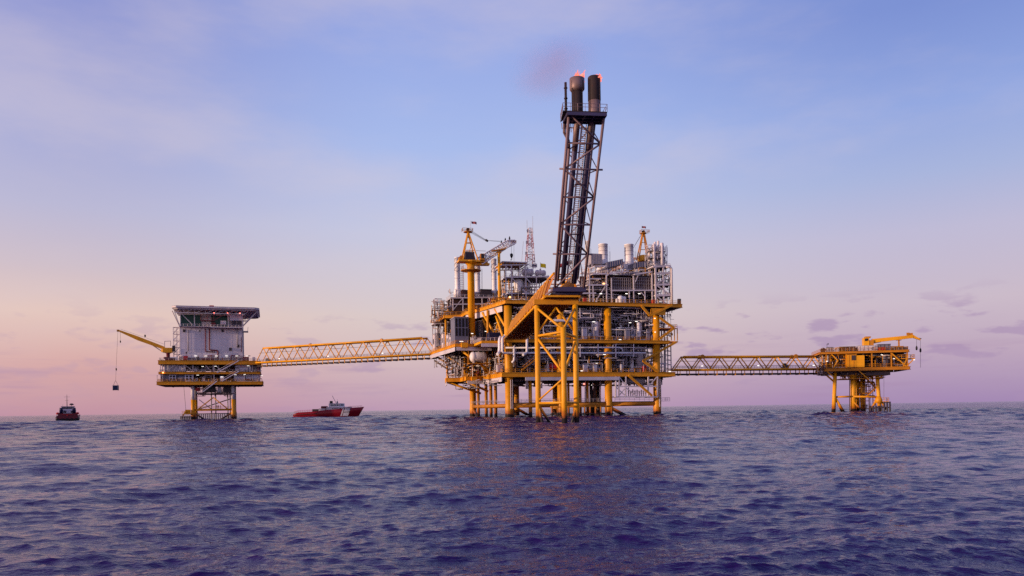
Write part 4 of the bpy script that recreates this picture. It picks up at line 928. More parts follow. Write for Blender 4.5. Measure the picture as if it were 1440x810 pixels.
for i in range(6): x = PX0+1.0+i*.4; m.tube((x, PY1+.6, PZ-.2), (x+.1, PY1+.7, PZ-1.2-(i % 3)*.5), .07, 5)
m.build('drip_pipe', 'flare_steel', bo)
def tip_at(px, D, y): 
    X, Z = FF.ray(px, y); return X*D, HC+Z*D
TB = []
for lab, px, yt, prof, mt in (('burner_tip', 811.3, 111, 'cap', 'soot'), ('burner_tip', 835.3, 108.5, 'plain', 'soot')):
    D = 127.2; X, zt = tip_at(px, D, yt); v = Vector((X-FF.x, D-FF.y)); a = v.x*FF.u[0]+v.y*FF.u[1]; b = v.x*FF.v[0]+v.y*FF.v[1]; TB.append((a, b, zt))
    z0 = PZ+.15; H = zt-z0
    if prof == 'cap':
        MB().lathe((a, b, z0), (0, 0, 1), [(.9, 0), (.92, .3), (.92, H-2.2), (.85, H-2.2), (.85, H-2.3)], 20).build('burner_tip', 'soot', bo, True)
        MB().lathe((a, b, zt-2.25), (0, 0, 1), [(.96, 0), (1.28, .45), (1.28, 2.25), (1.18, 2.25), (1.18, 1.2), (.3, 1.0)], 20).build('wind_shield', 'heat_steel', bo, True)
    else:
        MB().lathe((a, b, z0), (0, 0, 1), [(1.0, 0), (1.06, .2), (1.06, H*.4)], 20).build('burner_base', 'heat_steel', bo, True)
        MB().lathe((a, b, z0+H*.4), (0, 0, 1), [(1.08, 0), (1.1, .1), (1.08, H*.58), (.98, H*.6), (.98, H*.45), (.2, H*.44)], 20).build('burner_tip', 'soot', bo, True)
    m = MB()
    for i in range(4): w_ = i*1.57+.6; m.tube((a+1.25*math.cos(w_), b+1.25*math.sin(w_), z0), (a+1.25*math.cos(w_), b+1.25*math.sin(w_), zt-.6), .06, 5)
    m.build('pilot_pipe', 'soot', bo)
D = 129.5; X, zt = tip_at(795.3, D, 116); v = Vector((X-FF.x, D-FF.y)); a = v.x*FF.u[0]+v.y*FF.u[1]; b = v.x*FF.v[0]+v.y*FF.v[1]
m = MB().tube((a, b, PZ+.1), (a, b, zt), .22, 10); m.build('vent_pipe', 'soot', bo, True)
m = MB()
for k in (.35, .6, .85): m.lathe((a, b, PZ+(zt-PZ)*k), (0, 0, 1), [(.22, 0), (.32, .02), (.32, .18), (.22, .2)], 10)
m.build('vent_flange', 'soot', bo)
# flames
rf = random.Random(4)
for i, (a, b, z) in enumerate(TB):
    t = thing('flare_flame', ('small pink flame licking over the rim of the wide burner cap', 'thin low flame along the rim of the sooty right burner')[i], 'flame', FF, (a, b, z-.6), 'flames at the burner tips')
    for k in range(9 if i == 0 else 7):
        m = MB(); h = rf.uniform(.8, 1.9) if i == 0 else rf.uniform(.3, .6); x = a+(rf.uniform(-.5, .95) if i == 0 else rf.uniform(-.1, 1.0)); y = b+rf.uniform(-.7, .7); sg = rf.uniform(.1, .6); prof = []
        base = Vector((x, y, z-.5)); pts = [base+Vector((sg*h*(j/6)**2, 0, (h+.5)*j/6)) for j in range(7)]; w_ = rf.uniform(.28, .5)
        for j, p in enumerate(pts):
            rr = w_*(1-(j/6)**1.5)*(1+.3*math.sin(j*2+k))+.02
            for q in range(8): m.v.append((p.x+rr*math.cos(q*.785), p.y+rr*math.sin(q*.785), p.z))
        for j in range(6):
            for q in range(8): m.f.append((j*8+q, j*8+(q+1) % 8, (j+1)*8+(q+1) % 8, (j+1)*8+q))
        m.build('flame_tongue', 'flame', t, True)
# thin smoke drifting away from the burners
def smoke():
    m = bpy.data.materials.new('smoke'); m.use_nodes = True; k = NT(m.node_tree); k.n.remove(k.n['Principled BSDF'])
    v = k.new('ShaderNodeVolumePrincipled'); v.inputs['Color'].default_value = (1, .47, .53, 1); v.inputs['Anisotropy'].default_value = .2
    tc = k.new('ShaderNodeTexCoord'); sep = k.new('ShaderNodeVectorMath', operation='LENGTH'); k.link(tc.outputs['Object'], sep.inputs[0])
    nz = k.new('ShaderNodeTexNoise', i_Scale=1.6, i_Detail=4, i_Roughness=.6); k.link(tc.outputs['Object'], nz.inputs['Vector'])
    fall = k.map(sep.outputs['Value'], .15, 1.0, 1, 0, True)
    k.link(k.math('MULTIPLY', k.math('MULTIPLY', fall, k.map(nz.outputs[0], .3, .7, 0.15, 1)), .10), v.inputs['Density'])
    k.link(v.outputs[0], k.n['Material Output'].inputs['Volume']); MAT['smoke'] = m
smoke()
me = MB().vessel((0, 0, -1), (0, 0, 1), 1, 2, 24); me = MB()
n1, n2 = 16, 10
for i in range(n2+1):
    for j in range(n1): th = math.pi*i/n2; ph = 2*math.pi*j/n1; me.v.append((math.sin(th)*math.cos(ph), math.sin(th)*math.sin(ph), math.cos(th)))
for i in range(n2):
    for j in range(n1): me.f.append((i*n1+j, (i+1)*n1+j, (i+1)*n1+(j+1) % n1, i*n1+(j+1) % n1))
o = me.build('flare_smoke', 'smoke'); X, z = tip_at(777, 129, 97); o.location = (X, 129, z); o.scale = (9.5, 5, 6.2); o.rotation_euler = (0, R(-20), 0)
tag(o, 'faint pink smoke drifting left of the burner tips', 'smoke', kind='stuff')

# ================================================================== FOOTBRIDGES
def footbridge(label, A, B, height, width, n, nodes, pipes_z=-1.6, gp='footbridges between the platforms'):
    """Warren truss bridge between world points A and B (bottom chord level)"""
    A, B = Vector(A), Vector(B); L = (B-A).length; th = math.degrees(math.atan2(B.y-A.y, B.x-A.x)); fr = Frame(A.x, A.y, th); dz = B.z-A.z; l = math.hypot(B.x-A.x, B.y-A.y)
    t = thing('footbridge', label, 'footbridge', fr, (0, 0, A.z), gp)
    Z = lambda a: A.z+dz*a/l
    for s in (0, width):
        MB().tube((0, s, Z(0)), (l, s, Z(l)), .36, 8).build('bottom_chord', 'yellow_clean', t, True)
        i0 = l*.5/n; i1 = l*(n-.5)/n
        MB().tube((i0, s, Z(i0)+height), (i1, s, Z(i1)+height), .38, 8).build('top_chord', 'yellow_clean', t, True)
        for i in range(n):
            a0, a1 = l*i/n, l*(i+1)/n; am = (a0+a1)/2
            MB().tube((a0, s, Z(a0)), (am, s, Z(am)+height), .2, 6).build('diagonal', 'yellow_clean', t, True)
            MB().tube((a1, s, Z(a1)), (am, s, Z(am)+height), .2, 6).build('diagonal', 'yellow_clean', t, True)
            if i in nodes: MB().lathe((am, s-.4, Z(am)+height+.05), (0, 1, 0), [(.3, 0), (.75, .02), (.75, .78), (.3, .8)], 8).build('lifting_lug', 'yellow_dirty_shaded', t)
    m = MB()
    for i in range(n): am = l*(i+.5)/n; m.tube((am, 0, Z(am)+height), (am, width, Z(am)+height), .14, 6)
    for i in range(n): a0 = l*(i+.5)/n; a1 = l*(i+1.5)/n; i < n-1 and m.tube((a0, 0, Z(a0)+height), (a1, width, Z(a1)+height), .1, 5)
    m.build('top_bracing', 'yellow', t)
    m = MB(); k = int(l/2.2)
    for i in range(k+1): a = l*i/k; m.box(a-.12, a+.12, .1, width-.1, Z(a)-.2, Z(a)+.1)
    m.build('floor_beam', 'yellow_dirty_shaded', t)
    m = MB().add([(0, .4, Z(0)+.14), (l, .4, Z(l)+.14), (l, width-.4, Z(l)+.14), (0, width-.4, Z(0)+.14), (0, .4, Z(0)+.22), (l, .4, Z(l)+.22), (l, width-.4, Z(l)+.22), (0, width-.4, Z(0)+.22)], [(3, 2, 1, 0), (4, 5, 6, 7), (0, 1, 5, 4), (1, 2, 6, 5), (2, 3, 7, 6), (3, 0, 4, 7)])
    m.build('walkway', 'grey', t)
    for s in (.45, width-.45):
        MB().rail([(0, s, Z(0)+.2), (l, s, Z(l)+.2)], 1.15, 2, .05).build('railing', 'grey', t)
    MB().tube((l*.02, .1, Z(0)+height*.66), (l*.98, .1, Z(l)+height*.66), .07, 5).build('cable_tray', 'dark_steel', t)
    m = MB(); k = int(l/3.6)
    for i in range(k+1): a = l*(.04+.92*i/k); m.beam((a, .2, Z(a)), (a, .2, Z(a)+pipes_z-.1), .22); m.beam((a, width-.2, Z(a)), (a, width-.2, Z(a)+pipes_z-.1), .22); m.beam((a, .1, Z(a)+pipes_z-.2), (a, width-.1, Z(a)+pipes_z-.2), .25)
    m.build('pipe_hanger', 'yellow', t)
    for s, r in ((.8, .3), (1.7, .22), (2.6, .3)):
        if s < width: MB().tube((0, s, Z(0)+pipes_z+.1), (l, s, Z(l)+pipes_z+.1), r, 8).build('export_pipe', 'dark_steel', t, True)
    for i in range(n):
        if i % 3 == 1: am = l*(i+.5)/n; MB().box(am-.35, am+.35, .3, .5, Z(am)+1.2, Z(am)+1.4).build('walkway_lamp', 'lamp_white', t)
    return fr, t
A = LF.w(28.6, -7.7, 26.6); Bp = MF.w(-16.4, 55.2, 25.1)
fr1, t1 = footbridge('long yellow truss footbridge between the quarters platform and the processing platform', A, Bp, 6.6, 3.4, 10, (3, 7), -1.7)
D1 = 262.0
def wpx(px, py, D):
    X, Z = MF.ray(px, py); return Vector((X*D, D, HC+Z*D))
A = wpx(948, 520.6, 263); Bq = wpx(1158, 518.9, 268); A.z = 15.9; Bq.z = 15.7
fr2, t2 = footbridge('shorter yellow truss footbridge between the processing platform and the wellhead platform', A, Bq, 4.55, 3.2, 8, (1, 6), -1.7)
# trolleys on the bridges
for fr, tt, x, lab in ((fr1, t1, 6.5, 'grey trolley of crates on the left footbridge beside the quarters'), (fr2, t2, 41.5, 'grey trolley on the right footbridge near the wellhead platform')):
    z = (26.5 if fr is fr1 else 16.0); t = thing('trolley', lab, 'trolley', fr, (x, 1.6, z), 'trolleys on the footbridges')
    MB().box(x-1.1, x+1.1, 1, 2.2, z+.35, z+.5).build('bed', 'grey', t); MB().box(x-.9, x+.1, 1.1, 2.1, z+.503, z+1.9).box(x+.2, x+.9, 1.1, 2.1, z+.503, z+1.4).build('load', 'dark_steel', t)
    for sx in (-.8, .8):
        for sy in (1.0, 2.2): MB().lathe((x+sx, sy-.06, z+.2), (0, 1, 0), [(.05, 0), (.2, .01), (.2, .11), (.05, .12)], 10).build('wheel', 'black', t)
    MB().path([(x+1.05, 1.1, z+.5), (x+1.3, 1.1, z+1.4), (x+1.3, 2.1, z+1.4), (x+1.05, 2.1, z+.5)], .05, 5).build('handle', 'grey', t)
# landing bracket under the left bridge end
MB().beam(f(611, 507, 56), f(630, 519.5, 50), .5).build('knee_brace', 'brown_panel', main)
# ================================================================== QUARTERS PLATFORM (far left)
def fl(px, py, b=-3.5): return f(px, py, b, LF)
qp = thing('quarters_platform', 'white topped platform on two yellow and white legs with a grey accommodation block', 'oil platform', LF, (9.5, 0, 0))
lx0 = fl(271.3, 570, 0)[0]; lx1 = fl(328, 570, 0)[0]
ZQ1 = (fl(300, 541)[2], fl(300, 536.3)[2]); ZQ2 = (fl(300, 526)[2], fl(300, 523)[2]); ZQ3 = (fl(300, 512.5)[2], fl(300, 507)[2])
for a in (lx0, lx1):
    for b in (0, 14):
        zs = fl(271, 562, 0)[2]
        MB().lathe((a, b, -5), (0, 0, 1), [(1.0, 0), (1.0, 8), (.85, 9), (.85, zs+5)], 16).build('leg', 'yellow', qp, True)
        MB().lathe((a, b, zs+.003), (0, 0, 1), [(.84, 0), (.84, ZQ1[0]-zs)], 16).build('leg_top', 'white', qp, True)
def qb(p, q, r, mt): MB().tube(p, q, r, 8).build('jacket_brace', mt, qp, True)
zb = fl(300, 576.3, 0)[2]
for b in (0, 14): qb((lx0, b, zb), (lx1, b, zb), .42, 'yellow')
for a in (lx0, lx1): qb((a, 0, zb), (a, 14, zb), .4, 'yellow')
qb((lx0, 0, zb-1), (lx0+5, 1, 0), .4, 'yellow'); qb((lx1, 0, zb-1), (lx1-5.5, 1, 0), .4, 'yellow'); qb((lx0, 14, zb), (lx1, 14, zb+6), .25, 'grey')
qb(fl(280, 562, 1), fl(297, 575, 1), .18, 'grey')
for x in (297.5, 303.5, 320.5, 324): MB().tube((fl(x, 580, 4)[0], 4, -3), (fl(x, 580, 4)[0], 4, 15), .28, 8).build('conductor', 'grey', qp, True)
m = MB(); p = fl(277, 585, -1.5); q = fl(322, 585, -1.5); m.tube((p[0], -1.5, p[2]+1), (q[0], -1.5, p[2]+1), .22, 6)
for i in range(16): x = p[0]+(q[0]-p[0])*i/15; m.tube((x, -1.5, -2), (x, -1.5, p[2]+1.2), .2, 6)
m.build('boat_fender', 'under_deck', qp, True)
m = MB(); p = fl(273, 574.5, 0); q = fl(328, 574.5, 0); m.box(p[0], q[0], -.6, .6, zb+.43, zb+.5); m.rail([(p[0]+1.5, -.55, zb+.5), (q[0]-1.5, -.55, zb+.5)], 1.1, 1.8, .05); m.build('walkway', 'yellow_dirty_shaded', qp)
# boat landing at the left leg
m = MB(); p = fl(254.5, 577, -1); q = fl(269, 577, -1); m.box(p[0], q[0], -2, 1.5, 1.2, 1.5)
for i in range(7): x = p[0]+(q[0]-p[0])*i/6; m.tube((x, -2, -2), (x, -2, 1.8), .3, 6)
m.build('boat_landing', 'dark_steel', qp)
m = MB(); m.box(p[0]+.5, q[0], -1.9, 1.4, 2.6, 2.9); m.beam((p[0]+.6, -1.8, 1.5), (q[0]-2.2, -1.8, 4.4), .5); m.box(q[0]-2.6, q[0]-.4, -1.5, .5, 2.9, 4.8); m.rail([(p[0]+.5, -1.9, 2.9), (q[0], -1.9, 2.9)], 1.1, 1, .06); m.build('landing_stage', 'yellow_clean', qp)
MB().tube(fl(258.3, 541, -3), fl(261.5, 578, -2), .07, 5).build('rope', 'rope', qp)
# decks
ax0 = fl(221, 540)[0]; ax1 = fl(369, 540)[0]
def qdeck(x0, x1, b0, b1, z, gm='yellow'): deck('under_deck', [(x0, b0), (x1, b0), (x1, b1), (x0, b1)], z, qp, gm); joists(x0+.4, x1-.4, b0+.4, b1-.4, z[0]-.3, z[1]-.36, 9, qp)
qdeck(ax0, ax1, -3.5, 22, ZQ1); qdeck(fl(223.5, 524)[0], ax1-1, -3.3, 22, ZQ2); qdeck(fl(223, 508)[0], fl(366, 508)[0], -3.5, 22, ZQ3)
for z, x0, x1 in ((ZQ1[1], ax0, ax1), (ZQ2[1], ax0+1, ax1-1.2), (ZQ3[1], ax0+.8, ax1-1)):
    MB().rail([(x0+.2, 20, z), (x0+.2, -3.4, z), (x1-.2, -3.4, z), (x1-.2, 20, z)], 1.1, 2, .055).build('deck_railing', 'yellow' if z == ZQ1[1] else 'grey', qp)
# deck fill: panels, bracing, machinery
def panel(name, x0, x1, y0, y1, b, mt, d=1.5):
    p = fl(x0, y1, b); q = fl(x1, y0, b); MB().box(p[0], q[0], b, b+d, p[2], q[2]).build(name, mt, qp); return p, q
panel('ribbed_wall', 231, 261, 513.2, 522.5, -2.6, 'pale_ribbed', 3); panel('ribbed_wall', 331, 353, 513.2, 522.5, -2.6, 'pale_panel', 3)
panel('ribbed_wall', 329, 366, 526.6, 535.5, -2.6, 'pale_panel', 3); panel('ribbed_wall', 227.5, 260, 526.6, 536, -2.2, 'grey_blue', 3); panel('ribbed_wall', 354, 366.5, 513, 523, -1.5, 'grey', 8)
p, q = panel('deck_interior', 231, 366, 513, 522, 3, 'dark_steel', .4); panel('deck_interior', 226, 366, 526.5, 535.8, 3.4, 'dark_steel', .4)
for x0, x1 in ((237.5, 247.5), (260, 271)):
    p, q = panel('fan_panel', x0, x1, 527, 535.3, -2.9, 'pale_panel', .5); 
    for i in (.28, .72):
        for j in (.28, .72): MB().lathe((p[0]+(q[0]-p[0])*i, -2.95, p[2]+(q[2]-p[2])*j), (0, -1, 0), [(.50, 0), (.50, .08), (.38, .1), (.38, .02)], 12).build('fan', 'black', qp)
for x in (226, 229, 271.5, 271.8, 301, 355): 
    p = fl(x, 536, -3.0); MB().beam((p[0], -3.0, ZQ1[1]), (p[0], -3.0, ZQ3[0]), .28).build('deck_post', 'white', qp)
for x0, y0, x1, y1 in ((233, 522, 246, 514), (261, 514, 272, 522), (289, 514, 298, 523), (302, 513, 312, 522)):
    MB().beam(fl(x0, y0, -3.1), fl(x1, y1, -3.1), .2).build('wall_brace', 'white', qp)
for i in range(18):
    x = 274+rnd.uniform(0, 55); lv = rnd.choice((0, 1)); z = (ZQ1, ZQ2)[lv][1]; a = fl(x, 530, -1.5)[0]; h = rnd.uniform(.9, 2.2)
    m = MB()
    if rnd.random() < .5: m.box(a-.7, a+.6, -1.9, -.6, z, z+h)
    else: m.vessel((a-.9, -1.2, z+.8), (1, 0, 0), .6, 1.8, 10).box(a-.6, a+.6, -1.6, -.8, z, z+.5)
    m.build('machinery', rnd.choice(('grey', 'white', 'dark_steel', 'grey_blue', 'maroon')), qp)
pipes_on(qp, 262, 332, 513, 536, -2.8, 3, 90, .12, ['white', 'grey', 'dark_steel', 'maroon', 'white'], 41, LF, 10)
pipes_on(qp, 228, 262, 513, 536, -3.0, .5, 26, .09, ['white', 'grey', 'dark_steel'], 45, LF, 3)
pipes_on(qp, 330, 368, 513, 536, -3.0, .5, 34, .1, ['white', 'grey', 'dark_steel', 'maroon', 'red'], 46, LF, 4)
pipes_on(qp, 252, 352, 500, 507, -3.2, .6, 46, .1, ['white', 'grey', 'maroon', 'maroon'], 47, LF, 4)
panel('cabinet', 309.5, 315, 529, 536, -3.2, 'white_bright', 1); MB().lathe(fl(232, 505, -2), (0, 0, 1), [(.6, 0), (.6, 1)], 8).build('cabinet', 'maroon', qp)
# hung cellar frame under the decks
zc0 = fl(300, 553, -.5)[2]; p = fl(277, 553, -.5); q = fl(330, 553, -.5)
m = MB().box(p[0], q[0], -1, 18, zc0-.4, zc0)
m.rail([(p[0], -.9, zc0), (q[0], -.9, zc0)], 1.1, 1.6, .05); m.build('cellar_deck', 'under_deck', qp)
for x0, x1, y0, y1, mt in ((275, 281, 545, 550, 'red'), (285, 303, 543, 552, 'dark_steel'), (306, 311, 544, 552, 'white'), (314, 327, 542, 552, 'dark_steel'), (290, 298, 543.5, 547, 'teal')):
    panel('cellar_machinery', x0, x1, y0, y1, .2, mt, 2.5)
qb(fl(279, 575, -.3), fl(300, 559, -.3), .25, 'yellow'); qb(fl(320, 575, -.3), fl(300, 559, -.3), .25, 'yellow')
pipes_on(qp, 276, 330, 542, 557, -.4, 4, 60, .12, ['grey', 'dark_steel', 'white', 'maroon'], 43, LF, 6)
for (x0, y0, x1, y1) in ((285, 551, 305, 535.8), (312, 536, 336, 522), (305, 524, 336, 507)):
    P, Q = Vector(fl(x0, y0, -4.2)), Vector(fl(x1, y1, -4.2)); m = MB()
    for o in (0, .9): m.beam(P+Vector((0, o, 0)), Q+Vector((0, o, 0)), .14, .45); m.tube(P+Vector((0, o, 1)), Q+Vector((0, o, 1)), .05, 4)
    for i in range(18): c = P.lerp(Q, (i+.5)/18); m.box(c.x-.16, c.x+.16, c.y, c.y+.9, c.z-.04, c.z+.04)
    m.build('stair', 'white', qp)
for x, y in ((285, 515.4), (349, 514.4), (278, 527.5), (331, 527), (344, 526.6), (368, 528.4), (303, 515), (312, 530)):
    p = fl(x, y, -3.3); MB().box(p[0]-.5, p[0]+.5, -3.3, -3.1, p[2]-.07, p[2]+.07).build('deck_light', 'lamp_white', qp)
p = fl(229.3, 524.8, -3.9); MB().lathe(p, (0, 0, 1), [(.2, 0), (.3, .2), (.2, .5)], 8).build('warning_light', 'lamp_amber', qp)
MB().tube(fl(221, 536, -3), fl(221, 528, -3), .08, 5).lathe(fl(221, 529, -3), (0, 0, 1), [(.2, 0), (.3, .3)], 6).build('signal_mast', 'grey', qp)
# gangway head at the bridge
MB().box(27, fl(366, 508)[0]-.2, -8.2, -3.9, 25.7, 26.3).build('bridge_landing', 'yellow', qp); MB().beam((ax1-1.5, -2, ZQ1[1]), (ax1-1.2, -2, ZQ3[0]), .6).build('deck_post', 'maroon', qp)
panel('cabinet', 355, 359, 502, 507, -3, 'white', 1)
# ---- accommodation block
bx0 = fl(253.5, 480, -2)[0]; bx1 = fl(340.7, 480, -2)[0]; bz0 = ZQ3[1]+.05; bz1 = fl(300, 460.5, -2)[2]; bz2 = fl(300, 441.5, -2)[2]
ab = thing('accommodation_block', 'pale grey windowless accommodation block with dark green upper storey under the helideck', 'building', LF, ((bx0+bx1)/2, -2, bz0))
MB().box(bx0, bx1, -2, 20, bz0, bz1).build('wall', 'block_white', ab)
MB().box(bx0, bx1, 1.5, 20, bz1+.003, bz2).build('upper_wall', 'block_white', ab)
m = MB()
for k in (.33, .66, .995): z = bz0+(bz1-bz0)*k; m.box(bx0-.05, bx1+.05, -2.03, -2.003, z-.08, z+.08); m.box(bx1+.003, bx1+.1, -2, 20, z-.08, z+.08)
for i in range(13): x = bx0+(bx1-bx0)*i/12; m.box(x-.05, x+.05, -2.027, -2.003, bz0, bz1)
for i in range(8): y = -2+22*i/7; m.box(bx1+.003, bx1+.09, y-.05, y+.05, bz0, bz1)
m.build('wall_seam', 'white', ab)
m = MB().box(bx0-.1, bx1+.15, -2.5, -2.15, bz0, bz0+1.4); m.build('wall_base', 'grey', ab)
for x0, x1 in ((254.5, 273), (274.5, 283), (297, 321.5)):
    p = fl(x0, 458.5, 1.2); q = fl(x1, 441.5, 1.2); MB().box(p[0], q[0], 1.1, 1.45, p[2], q[2]).build('green_screen', 'teal', ab)
m = MB(); z = bz1; m.box(bx0-.3, bx1, -4.2, 1.4, z+.02, z+.22); m.rail([(bx0, -4.1, z+.2), (fl(297, 460, -4)[0], -4.1, z+.2)], 1.1, 1.8, .055); m.build('balcony', 'white', ab)
for x in (254, 273.5, 321, 341): p = fl(x, 460, -4); MB().beam((p[0], -4, bz1), (p[0], -4, bz2+.4), .32).build('column', 'white', ab)
for (x0, y0, x1, y1) in ((255, 441, 272, 458), (341, 459, 349.5, 449), (253, 459, 245, 437), (341, 459, 360, 439)): MB().beam(fl(x0, y0, -4.1), fl(x1, y1, -4.1), .28).build('brace', 'white', ab)
def ap_(name, pts, r, mt, b=-2.4): MB().pipe([fl(x, y, b) for x, y in pts], r, 6).build(name, mt, ab, True)
ap_('wall_pipe', [(294.5, 462), (294.5, 492), (306.5, 492.8), (306.5, 512)], .3, 'maroon'); ap_('wall_pipe', [(289, 462), (289, 494), (302, 495)], .22, 'maroon'); ap_('wall_pipe', [(264.5, 464), (264.5, 494)], .2, 'grey'); ap_('wall_pipe', [(334, 462), (334, 487)], .26, 'grey'); ap_('wall_pipe', [(339.5, 474), (339.5, 495)], .14, 'maroon')
for x, y, s in ((259, 465, .9), (324, 491, 1), (335, 486.5, .9), (262, 496, .5), (313, 465, .8), (281, 465, .5)): p = fl(x, y, -2.3); MB().box(p[0]-s*.6, p[0]+s*.6, -2.35, -2.103, p[2]-s*.7, p[2]+s*.7).build('vent_grille', 'dark_steel', ab)
for x in (275, 289.5, 304.5, 318.5, 333, 347): p = fl(x, 500.5, -2.9); MB().box(p[0]-.6, p[0]+.6, -3.0, -2.52, p[2]-.07, p[2]+.07).build('wall_lamp', 'lamp_white', ab)
# gantry and mid level cabins under the helideck
m = MB(); p = fl(282, 450, -6); q = fl(301, 449.5, -6); m.box(p[0], q[0], -6, -2, p[2]-.3, p[2]); zt = fl(282, 437, -6)[2]
for x in (p[0]+.1, (p[0]+q[0])/2, q[0]-.1): m.beam((x, -6, p[2]), (x, -6, zt), .2)
m.rail([(p[0], -6, p[2]), (q[0], -6, p[2])], 1.1, 1.2, .06); m.beam((q[0], -6, p[2]-.1), (q[0]+4.6, -6, p[2]+3), .25); m.build('gantry', 'maroon', ab)
p = fl(296, 459.5, -5); q = fl(341, 459, -5); m = MB().box(p[0], q[0], -5, -2.2, p[2]-.25, p[2]); m.rail([(p[0], -4.9, p[2]), (q[0], -4.9, p[2])], 1.1, 1.5, .06); m.build('balcony', 'white', ab)
for x0, x1, y0, y1, mt in ((310, 318, 451, 456, 'white'), (326, 332, 451, 458, 'dark_steel'), (333.5, 340, 451, 458, 'dark_steel'), (297, 303, 453.5, 457.5, 'maroon'), (323, 340, 443, 450.5, 'pale_panel')):
    p = fl(x0, y1, -3.8); q = fl(x1, y0, -3.8); MB().box(p[0], q[0], -3.8, -2.2, p[2], q[2]).build('balcony_unit', mt, ab)
for x in (301, 320, 337.3): p = fl(x, 440.5, -6.2); MB().lathe((p[0], -6.2, p[2]-.3), (0, 0, 1), [(.2, 0), (.34, .15), (.34, .4), (.2, .6)], 8).build('warning_light', 'lamp_red', ab)
MB().box(bx1+.1, bx1+2.6, 2, 5, fl(350, 467, 2)[2], fl(350, 467, 2)[2]+.5).beam((bx1+2.4, 2, fl(350, 466, 2)[2]), (bx1+2.6, 2, fl(350, 460, 2)[2]), .15).build('lookout', 'grey', ab)
# stair tower on the left wall
m = MB(); p = fl(244, 504, 0); q = fl(252.5, 460, 0); x0, x1, z0, z1 = p[0], q[0]-.1, bz0, q[2]
for x in (x0, (x0+x1)/2, x1):
    for y in (0, 3): m.beam((x, y, z0), (x, y, z1), .16)
for i in range(6):
    z = z0+(z1-z0)*i/5; m.box(x0, x1, 0, 3, z-.1, z)
    if i < 5: m.beam((x0, 0, z), (x1, 0, z+(z1-z0)/5), .2, .3); m.rail([(x0, -.05, z), (x1, -.05, z)], 1.1, 1.2, .05)
m.build('stair_tower', 'white', ab)
for x0, x1, y0, y1, mt in ((258, 264, 500.5, 506, 'red'), (276, 280, 502, 506, 'dark_steel'), (283, 300, 504, 506.4, 'maroon'), (341.5, 350, 502, 507, 'maroon'), (239, 250, 502, 506, 'white_bright'), (232, 246, 503.5, 506.4, 'maroon')):
    panel('deck_box', x0, x1, y0, y1, -3, mt, .8)
# ---- helideck
hx0 = fl(240.5, 432, -8)[0]; hx1 = fl(364.5, 432, -8)[0]; hz = fl(300, 431.8, -8)[2]
hd = thing('helideck', 'wide flat grey helideck slab with sloping net rim on top of the accommodation block', 'helideck', LF, ((hx0+hx1)/2, 6, hz-3))
c_ = 8; poly = [(hx0+c_, -8), (hx1-c_, -8), (hx1, -8+c_), (hx1, 18), (hx1-c_, 26), (hx0+c_, 26), (hx0, 18), (hx0, -8+c_)]
poly = [(hx0+2, -8), (hx1-2, -8), (hx1, -6), (hx1, 24), (hx1-2, 26), (hx0+2, 26), (hx0, 24), (hx0, -6)]
MB().prism(poly, hz-.5, hz).build('deck_slab', 'white', hd)
m = MB(); n = len(poly); cx, cy = (hx0+hx1)/2, 9
for i in range(n):
    a, b = poly[i], poly[(i+1) % n]; m.quad((a[0], a[1], hz+.3), (b[0], b[1], hz+.3), (cx+(b[0]-cx)*.955, cy+(b[1]-cy)*.94, hz-1.2), (cx+(a[0]-cx)*.955, cy+(a[1]-cy)*.94, hz-1.2), .08)
m.build('safety_net', 'white', hd)
m = MB(); zb_ = fl(300, 441, -6)[2]
for y in (-6.5, -1, 5, 12, 19, 24):
    m.beam((hx0+2, y, hz-.8), (hx1-2, y, hz-.8), .35, .5); m.beam((bx0-1.5, y, zb_), (bx1+1.5, y, zb_), .3, .3)
    k = 14
    for i in range(k):
        xa = hx0+2+(hx1-hx0-4)*i/k; xb = hx0+2+(hx1-hx0-4)*(i+1)/k; la = bx0-1.5+(bx1-bx0+3)*i/k; lb = bx0-1.5+(bx1-bx0+3)*(i+1)/k
        m.beam((xa, y, hz-.8), (lb, y, zb_), .14) if i % 2 else m.beam((la, y, zb_), (xb, y, hz-.8), .14)
for i in range(12): x = hx0+2+(hx1-hx0-4)*i/11; m.beam((x, -6.5, hz-.7), (x, 24, hz-.7), .3, .4)
m.build('support_truss', 'white', hd)
for x0, y0, x1, y1 in ((242, 437, 252.5, 459), (362, 438, 342, 458.5)): MB().beam(fl(x0, y0, -5), fl(x1, y1, -3), .32).build('corner_strut', 'white', hd)
p = fl(297.5, 432, -7); MB().box(p[0]-1, p[0]+1, -7, -5.5, hz+.003, hz+.9).box(p[0]-2.5, p[0]+3, -6.8, -6, hz+.003, hz+.35).build('fire_monitor', 'red', hd)
m = MB()
for x in (248, 262, 331, 345, 358): p = fl(x, 431, -7.6); m.box(p[0]-.15, p[0]+.15, -7.8, -7.5, hz+.003, hz+.35)
m.build('deck_edge_lamp', 'dark_steel', hd)
# ---- crane of the quarters platform with the hanging container
kp = fl(236.5, 505, -1); qc = thing('deck_crane', 'yellow box boom crane reaching left from the quarters platform', 'crane', LF, (kp[0], -1, ZQ3[1]), 'cranes')
zz = fl(236, 496, -1)[2]
MB().lathe((kp[0], -1, ZQ3[1]), (0, 0, 1), [(1.0, 0), (.8, .6), (.8, zz-ZQ3[1]-.5), (1.5, zz-ZQ3[1])], 14).build('pedestal', 'maroon', qc, True)
p = fl(229, 496.5, -2.4); q = fl(242, 487.5, -2.4)
MB().box(p[0], q[0], -2.4, .4, zz, q[2]-.5).prism([(p[0]-.8, -1.8), (p[0]-.003, -2.2), (p[0]-.003, .2), (p[0]-.8, -.2)], zz+.3, q[2]-1.2).build('housing', 'yellow_clean', qc)
MB().box(q[0]+.003, q[0]+1.2, -2.2, .2, zz+.6, q[2]+.5).build('engine_box', 'dark_steel', qc)
